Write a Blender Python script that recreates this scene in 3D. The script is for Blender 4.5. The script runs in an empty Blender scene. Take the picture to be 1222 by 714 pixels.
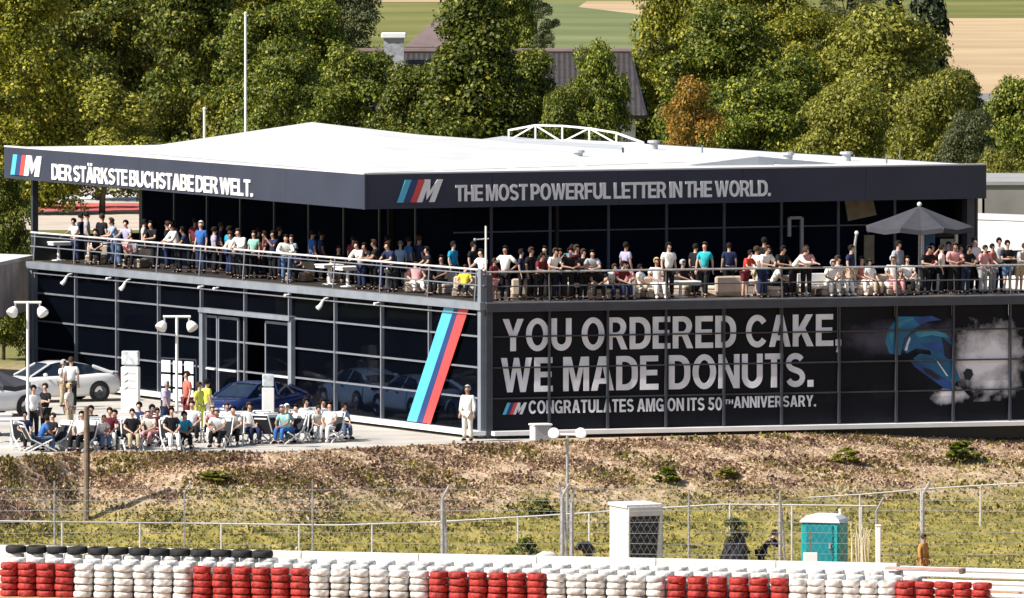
import bpy, math, random
import numpy as np
from mathutils import Vector, Matrix

SC = bpy.context.scene
COL = SC.collection
R = math.radians

# ------------------------------------------------------------------ camera, sky, sun, exposure
D0, YH, PPM = 300.0, -110.0, 36.0            # distance to the pavilion's corner, horizon row, scale there
F = PPM * D0
PITCH = math.atan((357 - YH) / F)
CAMH = D0 * math.sin(PITCH) + (515 - 357) / F * D0 * math.cos(PITCH)
cam_d = bpy.data.cameras.new('camera')
cam_d.sensor_width = 36.0
cam_d.lens = F / 1222 * 36.0
cam_d.clip_start = 1.0
cam_d.clip_end = 6000
cam = bpy.data.objects.new('camera', cam_d)
cam.location = (0, 0, CAMH)
cam.rotation_euler = (math.pi / 2 - PITCH, 0, 0)
COL.objects.link(cam)
SC.camera = cam

SUN_EL = R(43)
SUN_AZ = math.atan2(-0.90, -0.42)            # towards the sun: from the left, slightly in front
w = bpy.data.worlds.new('World')
SC.world = w
w.use_nodes = True
nt = w.node_tree
sky = nt.nodes.new('ShaderNodeTexSky')
sky.sky_type = 'NISHITA'
sky.sun_disc = False
sky.sun_elevation = SUN_EL
sky.sun_rotation = SUN_AZ
nt.links.new(sky.outputs[0], nt.nodes['Background'].inputs[0])
nt.nodes['Background'].inputs[1].default_value = 0.075
sd = bpy.data.lights.new('sun', 'SUN')
sd.energy = 4.8
sd.angle = R(0.53)
sd.color = (1.0, 0.93, 0.83)
sun = bpy.data.objects.new('sun', sd)
COL.objects.link(sun)
tosun = Vector((math.sin(SUN_AZ) * math.cos(SUN_EL), math.cos(SUN_AZ) * math.cos(SUN_EL), math.sin(SUN_EL)))
sun.rotation_euler = tosun.to_track_quat('Z', 'Y').to_euler()
SC.view_settings.view_transform = 'Standard'
SC.view_settings.look = 'None'
SC.view_settings.gamma = 1
SC.view_settings.use_curve_mapping = False
SC.view_settings.exposure = 0.68

# ------------------------------------------------------------------ surveying: sight lines to real planes
def ray(px, py):
    u = (px - 611) / F
    v = (py - 357) / F
    return Vector((u, math.cos(PITCH) - v * math.sin(PITCH), -math.sin(PITCH) - v * math.cos(PITCH)))
EYE = Vector((0, 0, CAMH))
def onZ(px, py, z):
    r = ray(px, py)
    return EYE + r * ((z - CAMH) / r.z)
def onY(px, py, y):
    r = ray(px, py)
    return EYE + r * (y / r.y)
def onP(px, py, p, n):
    r = ray(px, py)
    return EYE + r * ((p - EYE).dot(n) / r.dot(n))
def lerp(a, b, t):
    return a + (b - a) * t
def interp(x, pts):
    if x <= pts[0][0]: return pts[0][1]
    for (a, b), (c, d) in zip(pts, pts[1:]):
        if x <= c: return b + (d - b) * (x - a) / (c - a)
    return pts[-1][1]

# ------------------------------------------------------------------ materials
MATS = {}
def pm(name, rgb, rough=0.6, var=0.15, scale=4.0, bump=0.0, metal=0.0, spec=0.4, rgb2=None, coat=0.0, detail=6):
    if name in MATS: return MATS[name]
    m = bpy.data.materials.new(name)
    m.use_nodes = True
    t = m.node_tree
    b = t.nodes['Principled BSDF']
    b.inputs['Roughness'].default_value = rough
    b.inputs['Metallic'].default_value = metal
    b.inputs['Specular IOR Level'].default_value = spec
    b.inputs['Coat Weight'].default_value = coat
    tc = t.nodes.new('ShaderNodeTexCoord')
    no = t.nodes.new('ShaderNodeTexNoise')
    no.inputs['Scale'].default_value = scale
    no.inputs['Detail'].default_value = detail
    t.links.new(tc.outputs['Object'], no.inputs['Vector'])
    ra = t.nodes.new('ShaderNodeValToRGB')
    ra.color_ramp.elements[0].position = 0.3
    ra.color_ramp.elements[1].position = 0.7
    c1 = tuple(max(0, c * (1 - var)) for c in rgb)
    c2 = rgb2 if rgb2 else tuple(min(1, c * (1 + var)) for c in rgb)
    ra.color_ramp.elements[0].color = (*c1, 1)
    ra.color_ramp.elements[1].color = (*c2, 1)
    t.links.new(no.outputs['Fac'], ra.inputs[0])
    t.links.new(ra.outputs[0], b.inputs['Base Color'])
    if bump:
        bu = t.nodes.new('ShaderNodeBump')
        bu.inputs['Strength'].default_value = bump
        bu.inputs['Distance'].default_value = 0.05
        t.links.new(no.outputs['Fac'], bu.inputs['Height'])
        t.links.new(bu.outputs[0], b.inputs['Normal'])
    MATS[name] = m
    return m

def leafmat(name, dark, light, odd, transl=0.3):
    m = bpy.data.materials.new(name)
    m.use_nodes = True
    t = m.node_tree
    b = t.nodes['Principled BSDF']
    b.inputs['Roughness'].default_value = 0.55
    b.inputs['Specular IOR Level'].default_value = 0.3
    g = t.nodes.new('ShaderNodeNewGeometry')
    ra = t.nodes.new('ShaderNodeValToRGB')
    e = ra.color_ramp.elements
    e[0].color = (*dark, 1); e[0].position = 0.0
    e[1].color = (*light, 1); e[1].position = 0.8
    x = e.new(1.0); x.color = (*odd, 1)
    t.links.new(g.outputs['Random Per Island'], ra.inputs[0])
    oi = t.nodes.new('ShaderNodeObjectInfo')
    hs = t.nodes.new('ShaderNodeHueSaturation')
    mr = t.nodes.new('ShaderNodeMapRange')
    mr.inputs[3].default_value = 0.75; mr.inputs[4].default_value = 1.25
    t.links.new(oi.outputs['Random'], mr.inputs[0])
    t.links.new(mr.outputs[0], hs.inputs['Value'])
    t.links.new(ra.outputs[0], hs.inputs['Color'])
    t.links.new(hs.outputs[0], b.inputs['Base Color'])
    tr = t.nodes.new('ShaderNodeBsdfTranslucent')
    t.links.new(hs.outputs[0], tr.inputs['Color'])
    mx = t.nodes.new('ShaderNodeMixShader')
    mx.inputs[0].default_value = transl
    t.links.new(b.outputs[0], mx.inputs[1]); t.links.new(tr.outputs[0], mx.inputs[2])
    t.links.new(mx.outputs[0], t.nodes['Material Output'].inputs['Surface'])
    return m

def glassmat(name, tint, through, rough=0.03, spec=0.35):
    m = bpy.data.materials.new(name)
    m.use_nodes = True
    t = m.node_tree
    b = t.nodes['Principled BSDF']
    no = t.nodes.new('ShaderNodeTexNoise'); no.inputs['Scale'].default_value = 0.6
    tc = t.nodes.new('ShaderNodeTexCoord'); t.links.new(tc.outputs['Object'], no.inputs['Vector'])
    ra = t.nodes.new('ShaderNodeValToRGB')
    ra.color_ramp.elements[0].color = (*[c * .6 for c in tint], 1)
    ra.color_ramp.elements[1].color = (*[c * 1.4 for c in tint], 1)
    t.links.new(no.outputs['Fac'], ra.inputs[0]); t.links.new(ra.outputs[0], b.inputs['Base Color'])
    b.inputs['Roughness'].default_value = rough
    b.inputs['Specular IOR Level'].default_value = spec
    tr = t.nodes.new('ShaderNodeBsdfTransparent'); tr.inputs[0].default_value = (.75, .85, 1, 1)
    mx = t.nodes.new('ShaderNodeMixShader'); mx.inputs[0].default_value = through
    t.links.new(b.outputs[0], mx.inputs[1]); t.links.new(tr.outputs[0], mx.inputs[2])
    t.links.new(mx.outputs[0], t.nodes['Material Output'].inputs['Surface'])
    return m

M_WHITE = pm('white paint', (.8, .8, .79), .5, .05, 2)
M_ROOF = pm('white membrane', (.58, .58, .58), .7, .08, .35, rgb2=(.66, .66, .65), detail=10)
M_GREYROOF = pm('grey roof strip', (.45, .47, .49), .7, .1, 1)
M_FASCIA = pm('anthracite cladding', (.032, .038, .064), .5, .12, .5, spec=.3)
M_FRAME = pm('grey aluminium', (.2, .215, .25), .4, .12, 3, metal=.1)
M_DARKFRAME = pm('dark aluminium', (.035, .04, .055), .4, .15, 3)
M_DECKEDGE = pm('blue grey steel edge', (.2, .225, .26), .5, .15, 1.5)
M_RAIL = pm('pale rail metal', (.62, .62, .62), .35, .1, 3)
M_DARKRAIL = pm('dark rail metal', (.07, .075, .085), .45, .15, 3)
M_GLASS = glassmat('smoked glass', (.003, .004, .007), .5, .03, .03)
M_UGLASS = glassmat('upper smoked glass', (.004, .006, .012), .14, .06, .0)
M_FILM = pm('black printed film', (.008, .009, .014), .5, .3, .6, spec=.12)
M_PRINTW = pm('white print', (.76, .77, .83), .5, .18, 1.2, spec=.2)
M_LETTER = pm('white lettering', (.82, .82, .82), .5, .04, 3)
M_LBLUE = pm('light blue stripe', (.09, .47, .68), .4, .08, 1)
M_DBLUE = pm('dark blue stripe', (.02, .05, .17), .4, .08, 1)
M_RED = pm('red stripe', (.7, .07, .07), .4, .08, 1)
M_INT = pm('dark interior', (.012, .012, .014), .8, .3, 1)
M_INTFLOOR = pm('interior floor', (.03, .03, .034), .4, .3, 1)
M_DECK = pm('terrace decking', (.17, .145, .12), .7, .2, 2)
M_CONC = pm('pale concrete', (.72, .7, .66), .8, .12, 1.5, bump=.2)
M_GREYC = pm('grey concrete', (.3, .29, .28), .85, .15, 1.5, bump=.2)
M_BLACK = pm('black plastic', (.012, .012, .014), .5, .3, 5)
M_RUBBER = pm('black rubber', (.018, .018, .018), .8, .4, 6, bump=.3)
M_REDT = pm('red painted rubber', (.1, .014, .012), .65, .3, 7, bump=.5, rgb2=(.55, .045, .035), detail=12)
M_WHITET = pm('white painted rubber', (.42, .4, .37), .65, .3, 5.0, bump=.5, rgb2=(.85, .85, .83), detail=12)
M_WOOD = pm('weathered timber', (.2, .15, .11), .85, .3, 6, bump=.3)
M_STEEL = pm('galvanised steel', (.4, .41, .42), .45, .25, 8, metal=.3)
M_CARW = pm('white car paint', (.78, .78, .78), .25, .03, 2, coat=.5)
M_CARB = pm('dark blue car paint', (.008, .02, .1), .25, .1, 2, coat=.6)
M_CARGLASS = pm('car glass', (.015, .025, .045), .06, .3, 2, spec=.6)
M_RIM = pm('dark alloy', (.1, .1, .11), .35, .2, 6, metal=.6)
M_LAMP = pm('lamp glass', (.7, .72, .75), .1, .1, 5)
M_TAIL = pm('tail lamp red', (.35, .01, .01), .2, .1, 5)
M_SKIN = pm('skin', (.52, .33, .25), .6, .12, 4)
M_TAN = pm('tanned skin', (.36, .2, .14), .6, .12, 4)
M_PARASOL = pm('charcoal canvas', (.05, .05, .062), .85, .12, 3)
M_BEIGE = pm('beige upholstery', (.5, .42, .34), .9, .12, 3)
M_TEAL = pm('teal plastic', (.0, .34, .35), .45, .12, 2)
M_TILE = None

def cloth(name, rgb):
    return pm(name + ' cloth', rgb, .85, .15, 7, spec=.2)

# ------------------------------------------------------------------ mesh builder
class MB:
    def __init__(s):
        s.v = []; s.f = []
    def add(s, vs, fs):
        o = len(s.v)
        s.v += [tuple(v) for v in vs]
        s.f += [tuple(i + o for i in f) for f in fs]
        return s
    def hexa(s, b, t):                       # bottom four, top four
        return s.add(list(b) + list(t), [(3, 2, 1, 0), (4, 5, 6, 7), (0, 1, 5, 4), (1, 2, 6, 5), (2, 3, 7, 6), (3, 0, 4, 7)])
    def box(s, c, d, rz=0.0):
        c = Vector(c); x, y, z = d[0] / 2, d[1] / 2, d[2] / 2
        m = Matrix.Rotation(rz, 3, 'Z')
        q = [(-x, -y), (x, -y), (x, y), (-x, y)]
        return s.hexa([c + m @ Vector((a, b, -z)) for a, b in q], [c + m @ Vector((a, b, z)) for a, b in q])
    def bbox(s, c, d, bev=.02, rz=0.0):      # box with chamfered top and vertical edges
        c = Vector(c); m = Matrix.Rotation(rz, 3, 'Z')
        x, y, z = d[0] / 2, d[1] / 2, d[2] / 2
        def ring(ins, zz):
            xx, yy = x - ins, y - ins; e = bev
            return [c + m @ Vector((a, b, zz)) for a, b in ((-xx + e, -yy), (xx - e, -yy), (xx, -yy + e), (xx, yy - e), (xx - e, yy), (-xx + e, yy), (-xx, yy - e), (-xx, -yy + e))]
        rs = [ring(bev, -z), ring(0, -z + bev), ring(0, z - bev), ring(bev, z)]
        vs = [v for r in rs for v in r]; fs = [tuple(range(7, -1, -1)), tuple(range(24, 32))]
        for k in range(3):
            for i in range(8):
                j = (i + 1) % 8
                fs.append((k * 8 + i, k * 8 + j, k * 8 + 8 + j, k * 8 + 8 + i))
        return s.add(vs, fs)
    def beam(s, p, q, wd, ht, up=Vector((0, 0, 1))):   # rectangular bar from p to q
        p = Vector(p); q = Vector(q); d = (q - p).normalized()
        a = d.cross(up)
        if a.length < 1e-4: a = d.cross(Vector((0, 1, 0)))
        a.normalize(); b = a.cross(d).normalized()
        a = a * wd / 2; b = b * ht / 2
        return s.hexa([p - a - b, p + a - b, p + a + b, p - a + b], [q - a - b, q + a - b, q + a + b, q - a + b])
    def tube(s, pts, rad, n=8, cap=True):
        pts = [Vector(p) for p in pts]
        if not isinstance(rad, (list, tuple)): rad = [rad] * len(pts)
        rings = []
        ref = None
        for i, p in enumerate(pts):
            d = (pts[min(i + 1, len(pts) - 1)] - pts[max(i - 1, 0)])
            d = d.normalized() if d.length > 1e-9 else Vector((0, 0, 1))
            if ref is None or abs(ref.dot(d)) > .95:
                ref = Vector((0, 0, 1)) if abs(d.z) < .9 else Vector((0, 1, 0))
            a = d.cross(ref).normalized(); b = d.cross(a).normalized()
            rings.append([p + (a * math.cos(k * 2 * math.pi / n) + b * math.sin(k * 2 * math.pi / n)) * rad[i] for k in range(n)])
        vs = [v for r in rings for v in r]; fs = []
        for i in range(len(pts) - 1):
            for k in range(n):
                j = (k + 1) % n
                fs.append((i * n + k, i * n + j, i * n + n + j, i * n + n + k))
        if cap:
            fs.append(tuple(range(n - 1, -1, -1))); o = (len(pts) - 1) * n; fs.append(tuple(range(o, o + n)))
        return s.add(vs, fs)
    def lathe(s, prof, n=16, c=(0, 0, 0), axis='Z', closed=False):
        c = Vector(c); vs = []; fs = []
        for r, z in prof:
            for k in range(n):
                a = 2 * math.pi * k / n
                v = Vector((r * math.cos(a), r * math.sin(a), z))
                if axis == 'Y': v = Vector((v.x, v.z, v.y))
                if axis == 'X': v = Vector((v.z, v.x, v.y))
                vs.append(c + v)
        m = len(prof)
        for i in range(m if closed else m - 1):
            i2 = (i + 1) % m
            for k in range(n):
                j = (k + 1) % n
                fs.append((i * n + k, i * n + j, i2 * n + j, i2 * n + k))
        return s.add(vs, fs)
    def ball(s, c, r, n=12, m=8):
        rx, ry, rz = r if isinstance(r, (list, tuple)) else (r, r, r)
        c = Vector(c); vs = []; fs = []
        for i in range(m + 1):
            t = math.pi * i / m
            for k in range(n):
                a = 2 * math.pi * k / n
                vs.append(c + Vector((rx * math.sin(t) * math.cos(a), ry * math.sin(t) * math.sin(a), -rz * math.cos(t))))
        for i in range(m):
            for k in range(n):
                j = (k + 1) % n
                fs.append((i * n + k, i * n + j, i * n + n + j, i * n + n + k))
        return s.add(vs, fs)
    def prism(s, poly, n, th):               # flat outline (3-D points), thickness along n
        n = Vector(n).normalized() * th; k = len(poly)
        a = [Vector(p) for p in poly]; b = [p + n for p in a]
        fs = [tuple(range(k - 1, -1, -1)), tuple(range(k, 2 * k))]
        for i in range(k):
            j = (i + 1) % k
            fs.append((i, j, k + j, k + i))
        return s.add(a + b, fs)
    def mesh(s, name, smooth=False):
        me = bpy.data.meshes.new(name)
        me.from_pydata(s.v, [], s.f)
        me.validate()
        if smooth: me.polygons.foreach_set('use_smooth', [True] * len(me.polygons))
        return me

def link(name, me, mat, parent=None, world=None):
    if len(me.materials) == 0 and mat: me.materials.append(mat)
    o = bpy.data.objects.new(name, me)
    COL.objects.link(o)
    if parent is not None:
        o.parent = parent
        if world is not None: o.matrix_parent_inverse = Matrix.Translation(-Vector(world))
    return o
def ob(name, mb, mat, parent=None, world=None, smooth=False):
    return link(name, mb.mesh(name, smooth), mat, parent, world)
def tag(o, label=None, cat=None, group=None, kind=None):
    if label: o['label'] = label
    if cat: o['category'] = cat
    if group: o['group'] = group
    if kind: o['kind'] = kind
    return o
def empty(name, loc=(0, 0, 0), rz=0.0, label=None, cat=None, group=None):
    o = bpy.data.objects.new(name, None)
    COL.objects.link(o)
    o.location = loc; o.rotation_euler = (0, 0, rz)
    o.empty_display_size = .2
    return tag(o, label, cat, group)
def clone(o, parent=None):
    c = o.copy(); COL.objects.link(c)
    if parent is not None: c.parent = parent
    for ch in KIDS.get(o.name, []): clone2(ch, c)
    return c
KIDS = {}
def clone2(ch, p):
    c = ch.copy(); COL.objects.link(c); c.parent = p
    for g in KIDS.get(ch.name, []):
        d = g.copy(); COL.objects.link(d); d.parent = c
def note(*objs):                             # remember the children of a thing for copying
    for o in objs:
        KIDS[o.name] = list(o.children)
        for c in o.children: KIDS[c.name] = list(c.children)
ORD = ['first', 'second', 'third', 'fourth', 'fifth', 'sixth', 'seventh', 'eighth', 'ninth', 'tenth', 'eleventh', 'twelfth', 'thirteenth', 'fourteenth', 'fifteenth',
       'sixteenth', 'seventeenth', 'eighteenth', 'nineteenth', 'twentieth', 'twenty-first', 'twenty-second', 'twenty-third', 'twenty-fourth', 'twenty-fifth', 'twenty-sixth',
       'twenty-seventh', 'twenty-eighth', 'twenty-ninth', 'thirtieth', 'thirty-first', 'thirty-second', 'thirty-third', 'thirty-fourth', 'thirty-fifth', 'thirty-sixth']
UP = Vector((0, 0, 1))
rnd = random.Random(7)

# ------------------------------------------------------------------ key points of the site
ZG = -0.25                                   # forecourt level
ZT = -3.7                                    # trackside level
ZD = 4.28                                    # terrace floor
C = onZ(578, 515, 0)                         # outer corner of the pavilion's base
LE = onZ(40, 312, ZD); LE = Vector((LE.x, LE.y, 0))
RE = onZ(1222, 351.5, ZD); RE = Vector((RE.x, RE.y, 0))
uL = (LE - C); uL.z = 0; lenL = uL.length; uL.normalize()
uR = (RE - C); uR.z = 0; uR.normalize()
nL = Vector((-uL.y, uL.x, 0)); nL = nL if nL.y < 0 else -nL          # outward normals
nR = Vector((-uR.y, uR.x, 0)); nR = nR if nR.y < 0 else -nR
def sL(px):                                  # distance along the left wall
    return (onP(px, 400, C, nL) - C).dot(uL)
def sR(px):
    return (onP(px, 430, C, nR) - C).dot(uR)
def zL(px, py): return onP(px, py, C, nL).z
def zR(px, py): return onP(px, py, C, nR).z
def WL(s, z, off=0.0): return C + uL * s + nL * off + UP * z
def WR(s, z, off=0.0): return C + uR * s + nR * off + UP * z
EDGE = [(-150, 549), (0, 547), (60, 543), (100, 539), (200, 541), (330, 540), (420, 536), (545, 530), (700, 527), (900, 520), (1222, 505), (1400, 497)]
EDGEW = [(onZ(a, b, ZG).x, onZ(a, b, ZG).y) for a, b in EDGE]
YFOOT = 283.6
def ytop(x): return interp(x, EDGEW)
def hnoise(x, y, s):
    return (math.sin(x * 1.7 * s + 1.3 * math.sin(y * 1.1 * s)) + math.sin(y * 2.3 * s + 2 * math.sin(x * .9 * s + 1)) + .5 * math.sin(x * 5.1 * s + y * 4.3 * s)) / 2.5
def terrain(x, y):
    yt = ytop(x)
    if y >= yt:
        return ZG
    if y <= YFOOT: return ZT
    t = (yt - y) / (yt - YFOOT)
    prof = interp(t, [(0, 0), (.06, .05), (.45, .56), (.8, .9), (1, 1)])
    z = lerp(ZG, ZT, prof)
    return z + .09 * hnoise(x, y, 1.0) * math.sin(math.pi * t) + .05 * hnoise(x, y, 3.1) * math.sin(math.pi * t)

# ------------------------------------------------------------------ ground
def ground():
    xs = [-900, -500, -250, -120, -60, -40, -30] + [-26 + .3 * i for i in range(174)] + [27, 32, 40, 60, 120, 250, 500, 900]
    rows = []
    for t in [0] + [i / 40 for i in range(0, 41)]:
        rows.append(('s', t))
    far = [2600, 1800, 1200, 800, 600, 500, 420, 360, 335]
    near = [282.2, 278, 270, 250, 200, 120, 40, -60]
    vs = []; n = len(xs)
    for y in far: vs += [(x, y, ZG) for x in xs]
    for _, t in rows[1:]:
        for x in xs:
            yt = ytop(x); y = lerp(yt, YFOOT, t)
            vs.append((x, y, terrain(x, y)))
    for y in near: vs += [(x, y, ZT) for x in xs]
    m = len(vs) // n; fs = []
    for i in range(m - 1):
        for j in range(n - 1):
            fs.append((i * n + j, i * n + n + j, i * n + n + j + 1, i * n + j + 1))
    mb = MB(); mb.v = vs; mb.f = fs
    m_ = bpy.data.materials.new('earth and dry grass'); m_.use_nodes = True
    t = m_.node_tree; b = t.nodes['Principled BSDF']; b.inputs['Roughness'].default_value = .95; b.inputs['Specular IOR Level'].default_value = .1
    N = lambda k: t.nodes.new(k)
    tc = N('ShaderNodeTexCoord'); L = t.links.new
    def noise(sc, de=6):
        q = N('ShaderNodeTexNoise'); q.inputs['Scale'].default_value = sc; q.inputs['Detail'].default_value = de
        L(tc.outputs['Object'], q.inputs['Vector']); return q
    def ramp(a, ca, bb, cb):
        q = N('ShaderNodeValToRGB'); q.color_ramp.elements[0].position = a; q.color_ramp.elements[1].position = bb
        q.color_ramp.elements[0].color = (*ca, 1); q.color_ramp.elements[1].color = (*cb, 1); return q
    n1 = noise(2.2); scrub = ramp(.35, (.28, .2, .13), .65, (.58, .44, .31)); L(n1.outputs['Fac'], scrub.inputs[0])
    n2 = noise(1.4); grass = ramp(.35, (.16, .15, .03), .68, (.38, .31, .09)); L(n2.outputs['Fac'], grass.inputs[0])
    sep = N('ShaderNodeSeparateXYZ'); L(tc.outputs['Object'], sep.inputs[0])
    n3 = noise(.5); ad = N('ShaderNodeMath'); ad.operation = 'MULTIPLY_ADD'; ad.inputs[1].default_value = 2.2
    L(n3.outputs['Fac'], ad.inputs[0]); L(sep.outputs['Z'], ad.inputs[2])
    mk = N('ShaderNodeMapRange'); mk.inputs[1].default_value = -1.2; mk.inputs[2].default_value = -.5
    L(ad.outputs[0], mk.inputs[0])
    mx = N('ShaderNodeMix'); mx.data_type = 'RGBA'
    L(mk.outputs[0], mx.inputs['Factor']); L(grass.outputs[0], mx.inputs['A']); L(scrub.outputs[0], mx.inputs['B'])
    # flat trackside: gravel in front of the tyres
    n4 = noise(3); grav = ramp(.3, (.38, .22, .12), .7, (.52, .33, .2)); L(n4.outputs['Fac'], grav.inputs[0])
    ck = N('ShaderNodeMapRange'); ck.inputs[1].default_value = 282.5; ck.inputs[2].default_value = 281.8
    L(sep.outputs['Y'], ck.inputs[0])
    mx2 = N('ShaderNodeMix'); mx2.data_type = 'RGBA'
    L(ck.outputs[0], mx2.inputs['Factor']); L(mx.outputs['Result'], mx2.inputs['A']); L(grav.outputs[0], mx2.inputs['B'])
    # far meadows
    n5 = noise(.02, 8); mead = ramp(.35, (.12, .14, .04), .7, (.24, .22, .08)); L(n5.outputs['Fac'], mead.inputs[0])
    fk = N('ShaderNodeMapRange'); fk.inputs[1].default_value = 340; fk.inputs[2].default_value = 352
    L(sep.outputs['Y'], fk.inputs[0])
    mx3 = N('ShaderNodeMix'); mx3.data_type = 'RGBA'
    L(fk.outputs[0], mx3.inputs['Factor']); L(mx2.outputs['Result'], mx3.inputs['A']); L(mead.outputs[0], mx3.inputs['B'])
    L(mx3.outputs['Result'], b.inputs['Base Color'])
    bu = N('ShaderNodeBump'); bu.inputs['Strength'].default_value = .7; bu.inputs['Distance'].default_value = .12
    n6 = noise(6, 8); L(n6.outputs['Fac'], bu.inputs['Height']); L(bu.outputs[0], b.inputs['Normal'])
    tag(ob('ground', mb, m_, smooth=True), kind='structure')
ground()

def sheet(name, pts, mat, z):
    mb = MB(); mb.add([(p[0], p[1], z) for p in pts], [tuple(range(len(pts)))])
    return tag(ob(name, mb, mat), kind='structure')
# forecourt paving: from the embankment's edge back past the pavilion
M_PAVE = pm('pale paving', (.44, .415, .375), .85, .12, .5, rgb2=(.56, .53, .48))
pts = [(x, ytop(x) + .25) for x in [-30 + 1.0 * i for i in range(32)]]
sheet('forecourt', pts + [(1.4, 338), (-30, 338)], M_PAVE, ZG + .004)
# far run-off seen under the left end of the roof, fields on the rise
def band(name, px0, px1, y0, y1, mat, lift):
    a, b, c, d = onZ(px0, y1, ZG), onZ(px1, y1, ZG), onZ(px1, y0, ZG), onZ(px0, y0, ZG)
    return sheet(name, [a, b, c, d], mat, ZG + lift)
band('gravel_bed', -300, 420, 214, 275, pm('far gravel', (.5, .43, .36), .9, .15, .3), .01)
band('runoff', -300, 420, 233, 241, pm('white runoff paint', (.8, .8, .8), .7, .06, .3), .02)
band('runoff', -300, 420, 243, 252, pm('red runoff paint', (.55, .12, .1), .7, .15, .3), .02)
M_STRAW = pm('stubble field', (.42, .3, .17), .95, .12, .03, rgb2=(.52, .38, .22))
M_GRASSF = pm('meadow', (.13, .17, .05), .95, .25, .02, rgb2=(.2, .22, .08))
band('field', 1000, 1500, 22, 112, M_STRAW, .03)
band('field', 560, 900, 2, 60, M_GRASSF, .03)
sheet('field', [onZ(700, 2, ZG), onZ(690, 9, ZG), onZ(830, 26, ZG), onZ(840, 2, ZG)], M_STRAW, ZG + .06)
band('field', 380, 560, -20, 3, M_STRAW, .05)
band('lane', 1150, 1500, 112, 128, pm('lane asphalt', (.2, .2, .21), .9, .2, .2), .04)

# ------------------------------------------------------------------ lettering
def arc(cx, cy, rx, ry, a0, a1, n=10):
    return [(cx + rx * math.cos(R(a0 + (a1 - a0) * i / n)), cy + ry * math.sin(R(a0 + (a1 - a0) * i / n))) for i in range(n + 1)]
def thick(pts, t):                            # outline of a stroke of width t along a centre line
    L_, R_ = [], []
    for i, p in enumerate(pts):
        q, r = pts[max(i - 1, 0)], pts[min(i + 1, len(pts) - 1)]
        dx, dy = r[0] - q[0], r[1] - q[1]; l = math.hypot(dx, dy) or 1
        L_.append((p[0] - dy / l * t / 2, p[1] + dx / l * t / 2)); R_.append((p[0] + dy / l * t / 2, p[1] - dx / l * t / 2))
    return L_ + R_[::-1]
def bowl(x0, x1, y0, y1, r):                  # right side of a bowl from (x0,y0) round to (x0,y1)
    return [(x0, y0)] + arc(x1 - r, y0 + r, r, r, -90, 0, 6) + arc(x1 - r, y1 - r, r, r, 0, 90, 6) + [(x0, y1)]
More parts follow.
